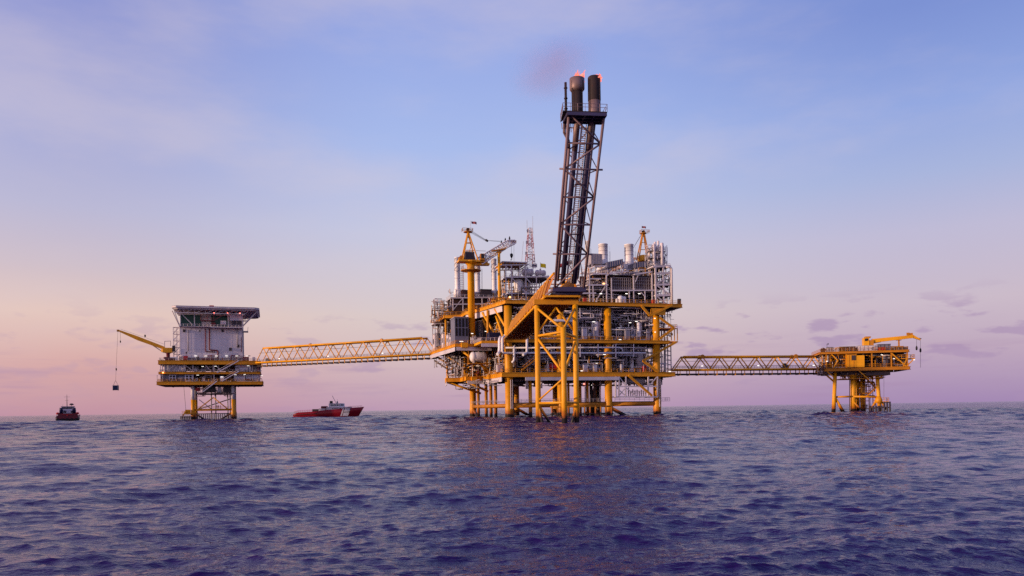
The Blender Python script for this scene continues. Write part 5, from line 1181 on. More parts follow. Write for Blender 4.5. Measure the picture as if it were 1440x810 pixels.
t_ = fl(166.5, 464.8, -1); r_ = fl(232, 490, -1); k_ = fl(193, 475.5, -1)
m = MB(); 
def taper(p, q, h0, h1, w_): 
    p, q = Vector(p), Vector(q); m.add([(p.x, p.y-w_, p.z-h0/2), (p.x, p.y+w_, p.z-h0/2), (p.x, p.y+w_, p.z+h0/2), (p.x, p.y-w_, p.z+h0/2), (q.x, q.y-w_, q.z-h1/2), (q.x, q.y+w_, q.z-h1/2), (q.x, q.y+w_, q.z+h1/2), (q.x, q.y-w_, q.z+h1/2)], [(0, 1, 2, 3), (7, 6, 5, 4), (0, 4, 5, 1), (1, 5, 6, 2), (2, 6, 7, 3), (3, 7, 4, 0)])
taper(r_, k_, 1.5, 1.9, .55); taper(k_, t_, 1.9, .8, .5); m.build('boom', 'yellow_clean', qc)
MB().box(t_[0]-.6, t_[0]+.3, -1.5, -.5, t_[2]-.5, t_[2]+.35).build('boom_head', 'yellow_dirty_shaded', qc)
MB().tube(fl(229, 495, -1), fl(212, 483.8, -1), .22, 8).build('luffing_cylinder', 'grey', qc)
m = MB().path([fl(231.5, 488, -1), fl(231.5, 480, -1), fl(240, 479.5, -1), fl(240, 487, -1)], .12, 5); m.tube(fl(231, 484, -1), fl(170, 463, -1), .05, 4); m.build('jib_rail', 'grey', qc)
MB().box(k_[0]+3, k_[0]+3.6, -1.3, -.7, k_[2]+.6, k_[2]+1.6).build('boom_light', 'dark_steel', qc)
h_ = fl(169.3, 479, -1)
m = MB().tube((h_[0], -1, t_[2]-.5), (h_[0], -1, h_[2]), .05, 4); m.lathe((h_[0], -1, h_[2]-1), (0, 0, 1), [(.1, 0), (.3, .3), (.2, 1)], 6); m.build('auxiliary_hook', 'rope', qc)
cb = fl(162.8, 549, -1); ct = fl(162.8, 542, -1); rt_ = fl(164, 520, -1)
MB().tube((t_[0]-.2, -1, t_[2]-.4), (rt_[0]-.2, -1, rt_[2]+.8), .045, 4).tube((rt_[0]-.2, -1, rt_[2]+.8), (ct[0], -1, ct[2]+2.2), .045, 4).build('hoist_rope', 'rope', qc)
m = MB().lathe((rt_[0]-.15, -1, rt_[2]-.4), (0, 0, 1), [(.1, 0), (.3, .3), (.3, 1), (.1, 1.2)], 6); m.build('hook_block', 'black', qc)
hc = container('dark blue container hanging on the rope of the quarters platform crane', (cb[0], -1, cb[2]), 2.0, 1.9, ct[2]-cb[2], 'navy', BC, fr=LF)
m = MB()
for sx in (-.95, .95):
    for sy in (-.9, .9): m.tube((cb[0]+sx, -1+sy, ct[2]), (cb[0], -1, ct[2]+2.3), .04, 4)
m.build('lifting_sling', 'rope', hc)

# ================================================================== PEOPLE on the quarters platform walkway
def person(label, fr, p, mat, ang, seed):
    x, y, z = p; rr = random.Random(seed); j = lambda s: rr.uniform(-s, s)
    J = {'pel': (0, 0, .95), 'che': (j(.03), .02, 1.32), 'nec': (j(.03), .02, 1.52), 'hea': (j(.03), -.01, 1.68), 'hl': (-.1, 0, .9), 'kl': (-.12, -.04-j(.04), .5), 'fl': (-.13, .02, .08), 'tl': (-.14, -.14, .04),
         'hr': (.1, 0, .9), 'kr': (.12, -.02, .5), 'fr': (.14, .04, .08), 'tr': (.15, -.12, .04), 'sl': (-.2, .02, 1.42), 'el': (-.27, .03, 1.14), 'wl': (-.24, -.14, .92), 'sr': (.2, .02, 1.42), 'er': (.28, 0, 1.14), 'wr': (.2, -.2, 1.0)}
    E = [('pel', 'che'), ('che', 'nec'), ('nec', 'hea'), ('pel', 'hl'), ('hl', 'kl'), ('kl', 'fl'), ('fl', 'tl'), ('pel', 'hr'), ('hr', 'kr'), ('kr', 'fr'), ('fr', 'tr'), ('che', 'sl'), ('sl', 'el'), ('el', 'wl'), ('che', 'sr'), ('sr', 'er'), ('er', 'wr')]
    RD = {'pel': .15, 'che': .17, 'nec': .07, 'hea': .11, 'hl': .1, 'hr': .1, 'kl': .075, 'kr': .075, 'fl': .055, 'fr': .055, 'tl': .04, 'tr': .04, 'sl': .075, 'sr': .075, 'el': .055, 'er': .055, 'wl': .04, 'wr': .04}
    ks = list(J); me = bpy.data.meshes.new('person'); me.from_pydata([J[k] for k in ks], [(ks.index(a), ks.index(b)) for a, b in E], [])
    me.materials.append(MAT[mat]); o = bpy.data.objects.new('person', me); COL.objects.link(o)
    o.modifiers.new('Skin', 'SKIN'); o.modifiers.new('Sub', 'SUBSURF').levels = 1; o.modifiers['Sub'].render_levels = 1
    for i, k in enumerate(ks):
        s = me.skin_vertices[0].data[i]; s.radius = (RD[k], RD[k]*.8); s.use_root = (k == 'pel')
    o.location = fr.w(x, y, z); o.rotation_euler = (0, 0, fr.th+ang); OFF[o.name] = (0, 0, 0)
    tag(o, label, 'person', 'people on the quarters platform walkway')
    MB().lathe((J['hea'][0], -.01, 1.68), (0, 0, 1), [(.145, 0), (.16, .02), (.125, .03), (.12, .09), (.06, .15)], 12).build('hard_hat', 'white', o)
    return o
zw = zb+.5
for lab, x, mt, an, s in (('person in dark red coveralls on the quarters platform walkway, leftmost of three', 305.3, 'maroon', .3, 1), ('person in dark blue coveralls on the quarters platform walkway, middle of three', 307.4, 'navy', -.6, 2), ('person in dark red coveralls on the quarters platform walkway, standing apart on the right', 310, 'maroon', 1.2, 3)):
    person(lab, LF, (fl(x, 575, -.1)[0], -.1, zw), mt, an, s)

# ================================================================== WELLHEAD PLATFORM (right)
def fr_(px, py, b=-3): return f(px, py, b, RF)
wp = thing('wellhead_platform', 'small yellow wellhead platform with two decks on slender legs at the right', 'oil platform', RF, (8, 0, 0))
W1 = (fr_(1200, 521.5)[2], fr_(1200, 517)[2]); W2 = (fr_(1200, 497)[2], fr_(1200, 493.8)[2])
def wleg(x0, y0, x1, y1, b, r, name='leg'):
    p = fr_(x0, y0, b); q = fr_(x1, y1, b); d = (Vector(q)-Vector(p)).normalized(); e = Vector(p)-d*(p[2]+4)/max(.3, d.z)
    MB().tube(e, q, r*1.12, 14, r).build(name, 'yellow_clean', wp, True)
wleg(1172.3, 576, 1174.5, 524, -1, .62); wleg(1200, 576, 1199.5, 518, 0, .82); wleg(1237, 576, 1233, 520, -.5, .6); wleg(1214, 572, 1213, 518, 16, .7)
for i, x in enumerate((1204.5, 1206.6, 1208.7, 1210.8, 1213, 1215.5)): MB().tube((fr_(x, 570, 3)[0], 2.4+i % 3, -4), (fr_(x, 570, 3)[0], 2.4+i % 3, W1[0]), .36, 10).build('conductor', 'yellow', wp, True)
for x0, y0, x1, y1, r in ((1174, 558.3, 1199, 557.5, .34), (1200, 557.5, 1236, 558.5, .34), (1174, 559, 1187, 580, .45), (1176, 562, 1184, 580, .3), (1160.5, 526, 1173, 537, .3), (1200, 565, 1213, 578, .3), (1224, 578, 1234, 559, .36), (1237, 560, 1246, 576, .36), (1245, 523, 1233, 537, .26), (1199.5, 530, 1192, 524, .25)):
    MB().tube(fr_(x0, y0, -.6), fr_(x1, y1, -.6), r, 10).build('brace', 'yellow' if r < .4 else 'yellow_clean', wp, True)
p = fr_(1235.5, 562, -.5); MB().lathe((p[0], -.5, p[2]-1.2), (0, 0, 1), [(1.3, 0), (1.2, 1.2), (.75, 2.4)], 12).build('leg_collar', 'yellow', wp, True)
MB().tube(fr_(1195, 523, -1), fr_(1195, 584, -1), .18, 6).tube(fr_(1243, 525, -2), fr_(1243, 562, -2), .04, 4).build('caisson', 'brown_panel', wp)
wx0 = fr_(1161, 519)[0]; wx1 = fr_(1279, 519)[0]
deck('under_deck', [(wx0, -3), (wx1, -3), (wx1, 17), (wx0, 17)], W1, wp, 'yellow_dirty_shaded'); joists(wx0+.4, wx1-7, -2.6, 16.6, W1[0]-.5, W1[1]-.36, 8, wp)  # girders in the darkened yellow, toning down the sunlit front
deck('under_deck', [(fr_(1153.5, 495)[0], -3), (fr_(1277.5, 495)[0], -3), (fr_(1277.5, 495)[0], 17), (fr_(1153.5, 495)[0], 17)], W2, wp, 'yellow_dirty_shaded'); joists(fr_(1155, 495)[0], fr_(1276, 495)[0], -2.6, 16.6, W2[0]-.3, W2[1]-.36, 8, wp)
p = fr_(1218, 528, -2); q = fr_(1252, 522.5, -2); MB().box(p[0], q[0], -2, 12, p[2], q[2]).box(fr_(1183, 528)[0], p[0]-.003, -1, 12, p[2]+.4, q[2]).build('underdeck_tank', 'under_deck', wp)
m = MB(); p = fr_(1182, 532.5, -2); q = fr_(1216, 532.5, -2); m.box(p[0], q[0], -2, 8, p[2]-.25, p[2]); m.rail([(p[0], -1.9, p[2]), (q[0], -1.9, p[2])], 1.1, 1.6, .055); m.build('lower_walkway', 'yellow_dirty_shaded', wp)
m = MB(); p = fr_(1228, 531, -2); q = fr_(1243, 531, -2); m.box(p[0], q[0], -2, 6, p[2]-.2, p[2]); m.rail([(p[0], -1.9, p[2]), (q[0], -1.9, p[2])], 1.1, 1.6, .055); m.build('lower_walkway', 'yellow_dirty_shaded', wp)
for pts in ([(wx0+.2, 16, W1[1]), (wx0+.2, -2.9, W1[1]), (wx1-.2, -2.9, W1[1]), (wx1-.2, 16, W1[1])], [(fr_(1154, 493)[0], 16, W2[1]), (fr_(1154, 493)[0], -2.9, W2[1]), (fr_(1277, 493)[0], -2.9, W2[1]), (fr_(1277, 493)[0], 16, W2[1])]):
    MB().rail(pts, 1.1, 1.8, .05).build('deck_railing', 'yellow_dirty_shaded', wp)
for x in (1162, 1190, 1204, 1226, 1253.5, 1276): p = fr_(x, 510, -2.7); MB().beam((p[0], -2.7, W1[1]), (p[0], -2.7, W2[0]), .38).build('deck_post', 'yellow_dirty_shaded', wp)
for x0, y0, x1, y1 in ((1167, 496, 1178, 507), (1178, 507, 1172, 517), (1254, 497, 1275, 516), (1277, 500, 1270, 516), (1286, 504, 1272, 518), (1160, 520, 1172, 530), (1206, 520, 1222, 534)): MB().beam(fr_(x0, y0, -2.8), fr_(x1, y1, -2.8), .32).build('brace', 'yellow', wp)
m = MB(); p = fr_(1262, 504, -2); q = fr_(1286.5, 504, -2); m.box(p[0], q[0], -2, 3, p[2]-.25, p[2]); m.rail([(p[0], -1.9, p[2]), (q[0], -1.9, p[2]), (q[0], 3, p[2])], 1.2, 1.3, .06); m.build('side_landing', 'yellow', wp)
p = fr_(1166, 516, 5); q = fr_(1276, 497, 5); MB().box(p[0], q[0], 6, 6.3, W1[1], W2[0]).build('back_wall', 'dark_steel', wp)
pipes_on(wp, 1156, 1194, 497, 518, -2.6, 6, 130, .13, ['yellow', 'grey', 'brown_panel', 'yellow_dirty_shaded', 'white'], 51, RF, 8)
pipes_on(wp, 1216, 1275, 498, 517, -2.2, 5, 130, .11, ['grey', 'dark_steel', 'yellow', 'white', 'brown_panel'], 52, RF, 8)
pipes_on(wp, 1185, 1246, 521, 533, -2, 6, 80, .13, ['brown_panel', 'yellow', 'grey'], 53, RF, 4)
pipes_on(wp, 1156, 1272, 486, 494, -2.4, 5, 60, .1, ['grey', 'brown_panel', 'white', 'yellow', 'maroon'], 55, RF, 4)
pipes_on(wp, 1206, 1232, 532, 575, 1, 3, 40, .12, ['brown_panel', 'yellow_dirty_shaded', 'yellow'], 56, RF, 4)
pipes_on(wp, 1150, 1172, 508, 528, -3, 5, 60, .1, ['grey', 'brown_panel', 'white', 'yellow'], 54, RF, 4)
# stairs from the lower deck to the water
for x0, y0, x1, y1 in ((1214, 528, 1232, 545), (1232, 545, 1218, 558), (1220, 524, 1228, 534)):
    P, Q = Vector(fr_(x0, y0, 1)), Vector(fr_(x1, y1, 1)); m = MB()
    for o in (0, .9): m.beam(P+Vector((0, o, 0)), Q+Vector((0, o, 0)), .14, .4); m.tube(P+Vector((0, o, 1)), Q+Vector((0, o, 1)), .05, 4)
    for i in range(16): c = P.lerp(Q, (i+.5)/16); m.box(c.x-.16, c.x+.16, c.y, c.y+.9, c.z-.04, c.z+.04)
    m.build('stair', 'yellow_dirty_shaded', wp)
m = MB()
for x in (1217, 1222, 1227.5):
    p = fr_(x, 560, 1.4); m.beam((p[0], 1.4, -1), (p[0], 1.4, W1[0]), .22)
for y in (533, 541, 549, 557): p = fr_(1217, y, 1.4); q = fr_(1228, y, 1.4); m.beam((p[0], 1.4, p[2]), (q[0], 1.4, p[2]), .18)
m.build('stair_frame', 'brown_panel', wp)
m = MB(); p = fr_(1224, 570, -1.8); q = fr_(1251.5, 570, -1.8); 
for i in range(8): x = p[0]+(q[0]-p[0])*i/7; m.tube((x, -1.8, -3), (x, -1.8, 2.2 if i < 5 else 3.6), .3, 8)
m.tube((p[0], -1.8, 1.6), (q[0], -1.8, 1.6), .22, 6).tube((p[0]+4, -1.8, 3.3), (q[0], -1.8, 3.3), .2, 6); m.build('boat_fender', 'dark_steel', wp, True)
m = MB(); p = fr_(1238, 565, -1.2); q = fr_(1250, 565, -1.2); m.box(p[0], q[0], -1.3, 2, 3.55, 3.75); m.rail([(p[0], -1.2, 3.75), (q[0], -1.2, 3.75), (q[0], 2, 3.75)], 1.2, 1.1, .06); m.build('boat_landing', 'yellow', wp)
for x, y in ((1257, 504.5), (1163, 508), (1240, 499), (1285.5, 506)): p = fr_(x, y, -2.9); MB().box(p[0]-.3, p[0]+.3, -3, -2.85, p[2]-.07, p[2]+.07).build('deck_light', 'lamp_white', wp)
# equipment on it, each a thing
def rbox(name, label, cat, x0, x1, y0, y1, b, d, mt, lid='grey', gp=None, base=None):
    p = fr_(x0, y1, b); q = fr_(x1, y0, b); z0 = base if base is not None else p[2]; t = thing(name, label, cat, RF, ((p[0]+q[0])/2, b, z0), gp)
    MB().box(p[0], q[0], b, b+d, z0+.12, q[2]).build('housing', mt, t); MB().box(p[0]-.1, q[0]+.1, b-.1, b+d+.1, q[2]+.003, q[2]+.14).build('lid', lid, t)
    m = MB(); n = max(2, int((q[0]-p[0])/1.1))
    for i in range(n): x = p[0]+(q[0]-p[0])*(i+.5)/n; m.box(x-.06, x+.06, b-.1, b-.003, z0+.2, q[2]-.1)
    m.build('rib', lid, t); MB().box(p[0], q[0], b+.1, b+d-.1, z0, z0+.117).build('plinth', 'dark_steel', t); return t, p, q
t, p, q = rbox('control_room', 'mustard yellow box cabin with dark panel on the wellhead platform above its thickest leg', 'cabin', 1191.5, 1203.5, 498.8, 518.5, -4.0, 4, 'yellow', 'yellow_dirty_shaded', None, W1[1]); 
p2 = fr_(1203.8, 518, -3.9); q2 = fr_(1215.5, 499.5, -3.9); MB().box(p2[0], q2[0], -3.9, 0, W1[1]+.1, q2[2]).build('side_wing', 'yellow_clean', t)
p2 = fr_(1197.5, 506.5, -4.1); q2 = fr_(1203, 499.5, -4.1); MB().box(p2[0], q2[0], -4.18, -4.11, p2[2], q2[2]).build('window', 'dark_steel', t)
DG = 'deck boxes on the upper deck of the wellhead platform'
rbox('deck_box', 'pale grey wide box on the upper wellhead deck under the crane cab', 'equipment box', 1207, 1234, 485.8, 493, -1.5, 5, 'pale_panel', 'grey', DG, W2[1]+.01)
rbox('deck_box', 'dark grey tall box on the upper wellhead deck right of the crane cab', 'equipment box', 1235.5, 1252.5, 484, 493, -1.6, 4, 'grey_blue', 'dark_steel', DG, W2[1]+.01)
rbox('deck_box', 'long low dark box at the right end of the upper wellhead deck', 'equipment box', 1255, 1277, 488, 493, -1.8, 3, 'dark_steel', 'grey', DG, W2[1]+.01)
rbox('deck_box', 'small red slatted box in front of the tall dark one on the upper wellhead deck', 'equipment box', 1236, 1244, 488.5, 493, -2.6, .8, 'red', 'maroon', DG, W2[1]+.01)
rbox('deck_box', 'small grey box on the upper wellhead deck beside the horn pole', 'equipment box', 1164, 1171, 488.5, 493, -2, 3, 'grey', 'dark_steel', DG, W2[1]+.01)
rbox('deck_box', 'brownish frame box on the upper wellhead deck left of the pale wide box', 'equipment box', 1181, 1203, 487.2, 493, -1.5, 4, 'brown_panel', 'grey', DG, W2[1]+.01)
rbox('deck_box', 'pale small box on the upper wellhead deck next to the brownish frame box', 'equipment box', 1172.5, 1180, 488.8, 493, -2, 3, 'white', 'grey', DG, W2[1]+.01)
p = fr_(1157, 493, -1); t = thing('hose_reel', 'dark round hose reel at the left end of the upper wellhead deck', 'hose reel', RF, (p[0], -1, W2[1])); MB().lathe((p[0], -2, W2[1]+.75), (0, 1, 0), [(.3, 0), (.85, .02), (.85, .12), (.5, .14), (.5, .86), (.85, .88), (.85, .98), (.3, 1)], 16).build('drum', 'brown_panel', t); MB().box(p[0]-.5, p[0]+.5, -1.9, -1.1, W2[1], W2[1]+.35).build('stand', 'yellow', t)
p = fr_(1165.5, 488, -1); t = thing('horn_pole', 'thin pole with small horn on the upper wellhead deck', 'horn', RF, (p[0]-.2, .2, W2[1])); MB().tube((p[0]-.2, 1.2, W2[1]), (p[0]-.2, 1.2, W2[1]+3), .07, 5).build('pole', 'dark_steel', t); MB().lathe((p[0]-.3, 1.2, W2[1]+3), (1, 0, .2), [(.08, 0), (.12, .3), (.3, .6)], 8).build('horn', 'black', t)
TG = 'dark upright tanks on the lower wellhead deck'
for lab, x0, x1, b in (('dark upright tank on the lower wellhead deck, the broad front one', 1239, 1252, 0.2), ('dark upright tank on the lower wellhead deck, half behind the broad one', 1253, 1262.5, 2)):
    p = fr_(x0, 517, b); q = fr_(x1, 498, b); r = (q[0]-p[0])/2; t = thing('upright_tank', lab, 'tank', RF, ((p[0]+q[0])/2, b+r*.5, W1[1]), TG)
    MB().lathe(((p[0]+q[0])/2, b+r*.5, W1[1]), (0, 0, 1), [(r, 0), (r, W2[0]-W1[1]-.4), (r*.8, W2[0]-W1[1]-.15)], 20).build('shell', 'grey_blue' if b < 1 else 'dark_steel', t, True)
    m = MB()
    for k in (.2, .5, .8): m.lathe(((p[0]+q[0])/2, b+r*.5, W1[1]+(W2[0]-W1[1])*k), (0, 0, 1), [(r, 0), (r*1.03, .02), (r*1.03, .14), (r, .16)], 20)
    m.build('hoop', 'dark_steel', t)
# crane
p = fr_(1215, 486, 1); q = fr_(1227, 474.5, 1); wc = thing('deck_crane', 'yellow box boom crane reaching right from the wellhead platform', 'crane', RF, ((p[0]+q[0])/2, 2, W2[1]), 'cranes')
MB().tube(((p[0]+q[0])/2, 2.6, W2[1]), ((p[0]+q[0])/2, 2.6, p[2]), .8, 12).build('pedestal', 'yellow', wc, True)
MB().box(p[0], p[0]+(q[0]-p[0])*.62, 1, 4, p[2], q[2]).build('cab', 'yellow_clean', wc); MB().box(p[0]+.3, p[0]+(q[0]-p[0])*.5, .93, .997, p[2]+1.6, q[2]-.3).build('cab_window', 'glass', wc)
MB().box(p[0]+(q[0]-p[0])*.63, q[0]+.4, 1.2, 3.6, p[2], q[2]-.9).box(p[0]+.6, q[0]-.4, 1.5, 3.5, q[2]+.003, q[2]+.45).build('engine_box', 'yellow_dirty_shaded', wc)
m = MB(); taper(fr_(1226, 479.5, 2.2), fr_(1284, 473.2, 2.2), 1.35, 1.05, .5); taper(fr_(1284, 473.2, 2.2), fr_(1294, 477.6, 2.2), 1.05, .45, .4); m.build('boom', 'yellow_clean', wc)
MB().tube(fr_(1225, 482.5, 2.2), fr_(1239, 480, 2.2), .3, 8).build('luffing_cylinder', 'yellow_dirty_shaded', wc)
for x, y in ((1277, 471.5), (1281.5, 472)): c = fr_(x, y, 2.2); MB().box(c[0]-.45, c[0]+.45, 1.9, 2.5, c[2], c[2]+.9).build('boom_light', 'yellow_dirty_shaded', wc)
c = fr_(1293, 476.7, 2.2); MB().lathe((c[0], 2, c[2]), (0, 1, 0), [(.1, 0), (.4, .02), (.4, .4), (.1, .42)], 10).tube(c, fr_(1296, 475.8, 2.2), .1, 5).build('boom_sheave', 'dark_steel', wc)
c = fr_(1264, 480, 2.2); MB().beam((c[0], 2.2, W2[1]), (c[0], 2.2, fr_(1264, 478.6, 2.2)[2]), .45).box(c[0]-.8, c[0]+.8, 1.6, 2.8, fr_(1264, 478.6, 2.2)[2], fr_(1264, 478, 2.2)[2]).build('boom_rest', 'yellow_dirty_shaded', wc)
for x, y0, y1, yh in ((1289, 476, 490, 491), (1294.4, 478.5, 517, 494)):
    a = fr_(x, y0, 2.2); b = fr_(x, y1, 2.2); h = fr_(x, yh, 2.2)
    m = MB().tube(a, b, .045, 4); m.lathe((h[0], 2.2, h[2]-.4), (0, 0, 1), [(.1, 0), (.32, .3), (.32, 1.1), (.08, 1.6)], 8); m.build('hook_rope', 'rope', wc)

# ================================================================== SHIPS
def ship_frame(px, D, deg):
    X, _ = MF.ray(px, 575); return Frame(X*D, D, deg)
SF = ship_frame(464, 392, 2); sv = thing('supply_vessel', 'red supply vessel with white diagonal bow stripe and white wheelhouse on the horizon', 'ship', SF, (0, 0, 0))
sp = 1/2.68
sx = lambda px: (px-464)*sp
# hull: stations (x, half beam at deck, sheer height, half beam at waterline)
ST = [(sx(414.5), 3.2, 1.6, 2.6), (sx(416.5), 3.8, 1.9, 3.3), (sx(422), 3.9, 2.7, 3.6), (sx(441), 3.9, 3.0, 3.7), (sx(463), 3.9, 3.8, 3.7), (sx(480), 3.8, 4.3, 3.3), (sx(493), 3.4, 4.7, 2.2), (sx(503), 2.2, 4.9, .9), (sx(509), .9, 5.05, .25), (sx(512), .12, 5.2, .05)]
def hull(mb, st, zlow=-1.2, x_in=lambda x, z: x):
    n = 7; 
    for (x, bd, h, bw) in st:
        ring = []
        for s in (-1, 1):
            lv = [(zlow, bw*.75), (0, bw), (h*.5, (bw+bd)/2*1.02), (h, bd)]
            ring.append([(x_in(x, z), s*w_, z) for z, w_ in lv])
        mb.v += ring[0]+ring[1]
    m_ = len(st)
    for i in range(m_-1):
        for s in (0, 4):
            for k in range(3):
                a = i*8+s+k; mb.f.append((a, a+1, a+9, a+8) if s == 0 else (a+8, a+9, a+1, a))
        mb.f.append((i*8+3, i*8+7, i*8+15, i*8+11))
        mb.f.append((i*8+8, i*8+12, i*8+4, i*8+0))
    mb.f.append((0, 4, 5, 6, 7, 3, 2, 1)); e = (m_-1)*8; mb.f.append((e, e+1, e+2, e+3, e+7, e+6, e+5, e+4))
    return mb
rake = lambda x, z: x-max(0, (x-sx(495))/(sx(512)-sx(495)))*max(0, 5.2-z)*.6 if x > sx(495) else x
def hull_band(st, x0, x1, skew, mat, name, z0=.25, z1=.97, t=.16):
    """painted band that follows the side of the hull, leaning like the stripe in the photograph"""
    def side(x, k):
        for a, b in zip(st, st[1:]):
            if a[0] <= x <= b[0]:
                u_ = (x-a[0])/(b[0]-a[0]); bd, h, bw = [a[j]+(b[j]-a[j])*u_ for j in (1, 2, 3)]
                z = h*k; w_ = bw+( (bw+bd)/2*1.02-bw)*(k/.5) if k < .5 else (bw+bd)/2*1.02+(bd-(bw+bd)/2*1.02)*((k-.5)/.5); return (rake(x, z), -w_-t, z)
        return (x, -t, st[-1][2]*k)
    m = MB(); n = 6; q = 4
    for j in range(n+1):
        k = z0+(z1-z0)*j/n
        for i in range(q+1): m.v.append(side(x0+(x1-x0)*i/q+skew*k, k))
    for j in range(n):
        for i in range(q): a = j*(q+1)+i; m.f.append((a, a+1, a+q+2, a+q+1))
    return m.build(name, mat, sv)
hull(MB(), ST, x_in=rake).build('hull', 'hull_red', sv, True)
hull_band(ST, sx(479.5), sx(481.5), sx(484)-sx(479.5), 'white_bright', 'hull_stripe', .12)
hull_band(ST, sx(482.5), sx(490), sx(494.5)-sx(490), 'white_bright', 'hull_stripe', .12, .97)
hull_band(ST, sx(482.8), sx(490.5), sx(494.5)-sx(490), 'navy', 'hull_stripe', .52, .60, .20)
for i, (x0, x1, h) in enumerate(((459, 493, 1.3),)):
    z = 3.7; MB().prism([(sx(461), -3.5), (sx(489), -3.4), (sx(494), -2.2), (sx(494), 2.2), (sx(489), 3.4), (sx(461), 3.5)], 3.5, 5.3).build('superstructure', 'white', sv)
MB().prism([(sx(464), -2.9), (sx(480), -2.9), (sx(484), -1.3), (sx(484), 1.3), (sx(480), 2.9), (sx(464), 2.9)], 5.303, 7.0).build('wheelhouse', 'white_bright', sv)
m = MB()
for i in range(6): x = sx(467+i*2.1); m.box(x, x+.5, -2.98, -2.903, 5.9, 6.6)
m.quad((sx(480.4), -2.78, 5.9), (sx(483.8), -1.45, 5.9), (sx(483.8), -1.45, 6.6), (sx(480.4), -2.78, 6.6), -.08)
for i in range(6): x = sx(469+i*2.2); m.box(x, x+.45, -3.56, -3.47, 4.35, 4.75)
for i in range(4): x = sx(485+i*2); m.box(x, x+.45, -3.5+i*.22, -3.0+i*.22, 4.7, 5.1)
m.build('window', 'glass', sv)
MB().prism([(sx(465), -2.9), (sx(480), -2.9), (sx(483), -1.5), (sx(483), 1.5), (sx(480), 2.9), (sx(465), 2.9)], 7.003, 7.15).build('wheelhouse_roof', 'grey', sv)
MB().tube((sx(473), 0, 7.1), (sx(467.5), 0, 11.2), .12, 5).beam((sx(471), -1, 8.6), (sx(471), 1, 8.6), .12).beam((sx(469), -.7, 10), (sx(469), .7, 10), .1).build('mast', 'grey', sv)
MB().tube((sx(474.5), 0, 7.1), (sx(474.5), 0, 9.4), .06, 5).tube((sx(462.5), 1, 5.3), (sx(462.5), 1, 8.2), .05, 5).lathe((sx(474), .8, 7.1), (0, 0, 1), [(.2, 0), (.4, .3), (.45, .8), (.2, 1.2)], 10).build('antenna', 'grey', sv)
for s in (-1.6, 1.6): MB().vessel((sx(466), s, 6.9), (0, 0, 1), .45, 1.6, 10).build('funnel', 'black', sv)
MB().vessel((sx(453), -2.6, 5.2), (1, 0, 0), .6, 3.6, 12).build('rescue_boat', 'maroon', sv, True); MB().beam((sx(453.5), -2.6, 3.8), (sx(453.5), -2.6, 5.2), .2).beam((sx(462), -2.6, 4.4), (sx(455), -2.6, 5.2), .2).build('davit', 'grey', sv)
MB().box(sx(450), sx(459), -3.2, 3.2, 3.3, 4.6).build('cargo_shelter', 'white', sv); MB().box(sx(441), sx(448), -2.8, 2.8, 3.0, 4.3).build('deck_cargo', 'dark_steel', sv)
MB().rail([(sx(417), -3.7, 2.2), (sx(422), -3.8, 2.75), (sx(441), -3.8, 3.05)], .9, 1.2, .05).rail([(sx(492), -3.2, 4.7), (sx(503), -2, 4.9), (sx(509), -.8, 5.05)], .8, 1, .04).build('bulwark_rail', 'red', sv)
MB().tube((sx(415), -3.6, 1.2), (sx(448), -4.05, 2.0), .16, 6).build('fender_rail', 'black', sv)
# tug seen from astern
TF_ = ship_frame(95.5, 392, 119); tg = thing('tug', 'small dark tug seen from behind with thin mast at the far left', 'ship', TF_, (0, 0, 0))
TS = [(-13, 4.6, 2.6, 4.2), (-11, 5.2, 2.7, 4.9), (-4, 5.4, 2.8, 5.2), (4, 5.3, 3.6, 4.9), (9, 4, 4.4, 3), (12.5, 1.6, 5, .9), (14, .15, 5.2, .1)]
hull(MB(), TS).build('hull', 'black', tg, True)
tg.scale = (1, 1, .76)
m = MB()
for s in (-1, 1): m.quad((-12.8, s*4.62, 2.6), (3.8, s*5.35, 3.5), (3.8, s*5.3, 4.5), (-12.8, s*4.6, 3.5), .15)
m.box(-13.2, -13.003, -4.6, 4.6, 1.4, 3.5); m.build('bulwark', 'maroon', tg)
for i in range(5): MB().lathe((-13.35, -4+i*2, 1.3), (1, 0, 0), [(.35, 0), (.75, .02), (.75, .32), (.35, .34)], 12).build('tyre_fender', 'black', tg)
MB().box(-6, 6, -4.3, 4.3, 2.8, 5.2).build('deckhouse', 'maroon', tg); MB().box(-3.5, 5.6, -3.6, 3.6, 5.203, 7.6).build('upper_deckhouse', 'pale_panel', tg); MB().box(-1.5, 5, -2.9, 2.9, 7.603, 9.9).build('wheelhouse', 'pale_panel', tg)
MB().box(-1.58, -1.503, -2.6, 2.6, 8.4, 9.4).box(-1, 4.6, -2.98, -2.903, 8.4, 9.4).build('window', 'glass', tg); MB().box(-3.6, -3.503, -2.6, -1.4, 5.6, 6.9).box(-3.6, -3.503, .6, 1.8, 5.6, 6.9).build('window', 'glass', tg)
MB().box(-1.8, 5.2, -3.2, 3.2, 9.903, 10.1).build('wheelhouse_roof', 'grey', tg)
for s in (-1, 1): MB().lathe((-4.4, s*2.9, 5.2), (0, 0, 1), [(.8, 0), (.8, 3.2), (.65, 3.9)], 12).build('funnel', 'navy', tg, True)
MB().tube((.5, .4, 10.1), (.5, .4, 18.2), .2, 6, .07).beam((.5, -1, 16.6), (.5, 1.8, 16.6), .12).beam((.5, -.5, 14.2), (.5, 1.3, 14.2), .1).build('mast', 'dark_steel', tg)
MB().lathe((2, -1.6, 10.1), (0, 0, 1), [(.1, 0), (.1, .7), (.9, .8), (1.0, 1.4), (.5, 2.0)], 12).build('radar_dome', 'dark_steel', tg); MB().tube((2, 2.4, 10.1), (2, 2.4, 11.7), .08, 5).box(1.6, 2.4, -2.9, -1.2, 11.5, 11.7).build('antenna', 'grey', tg)
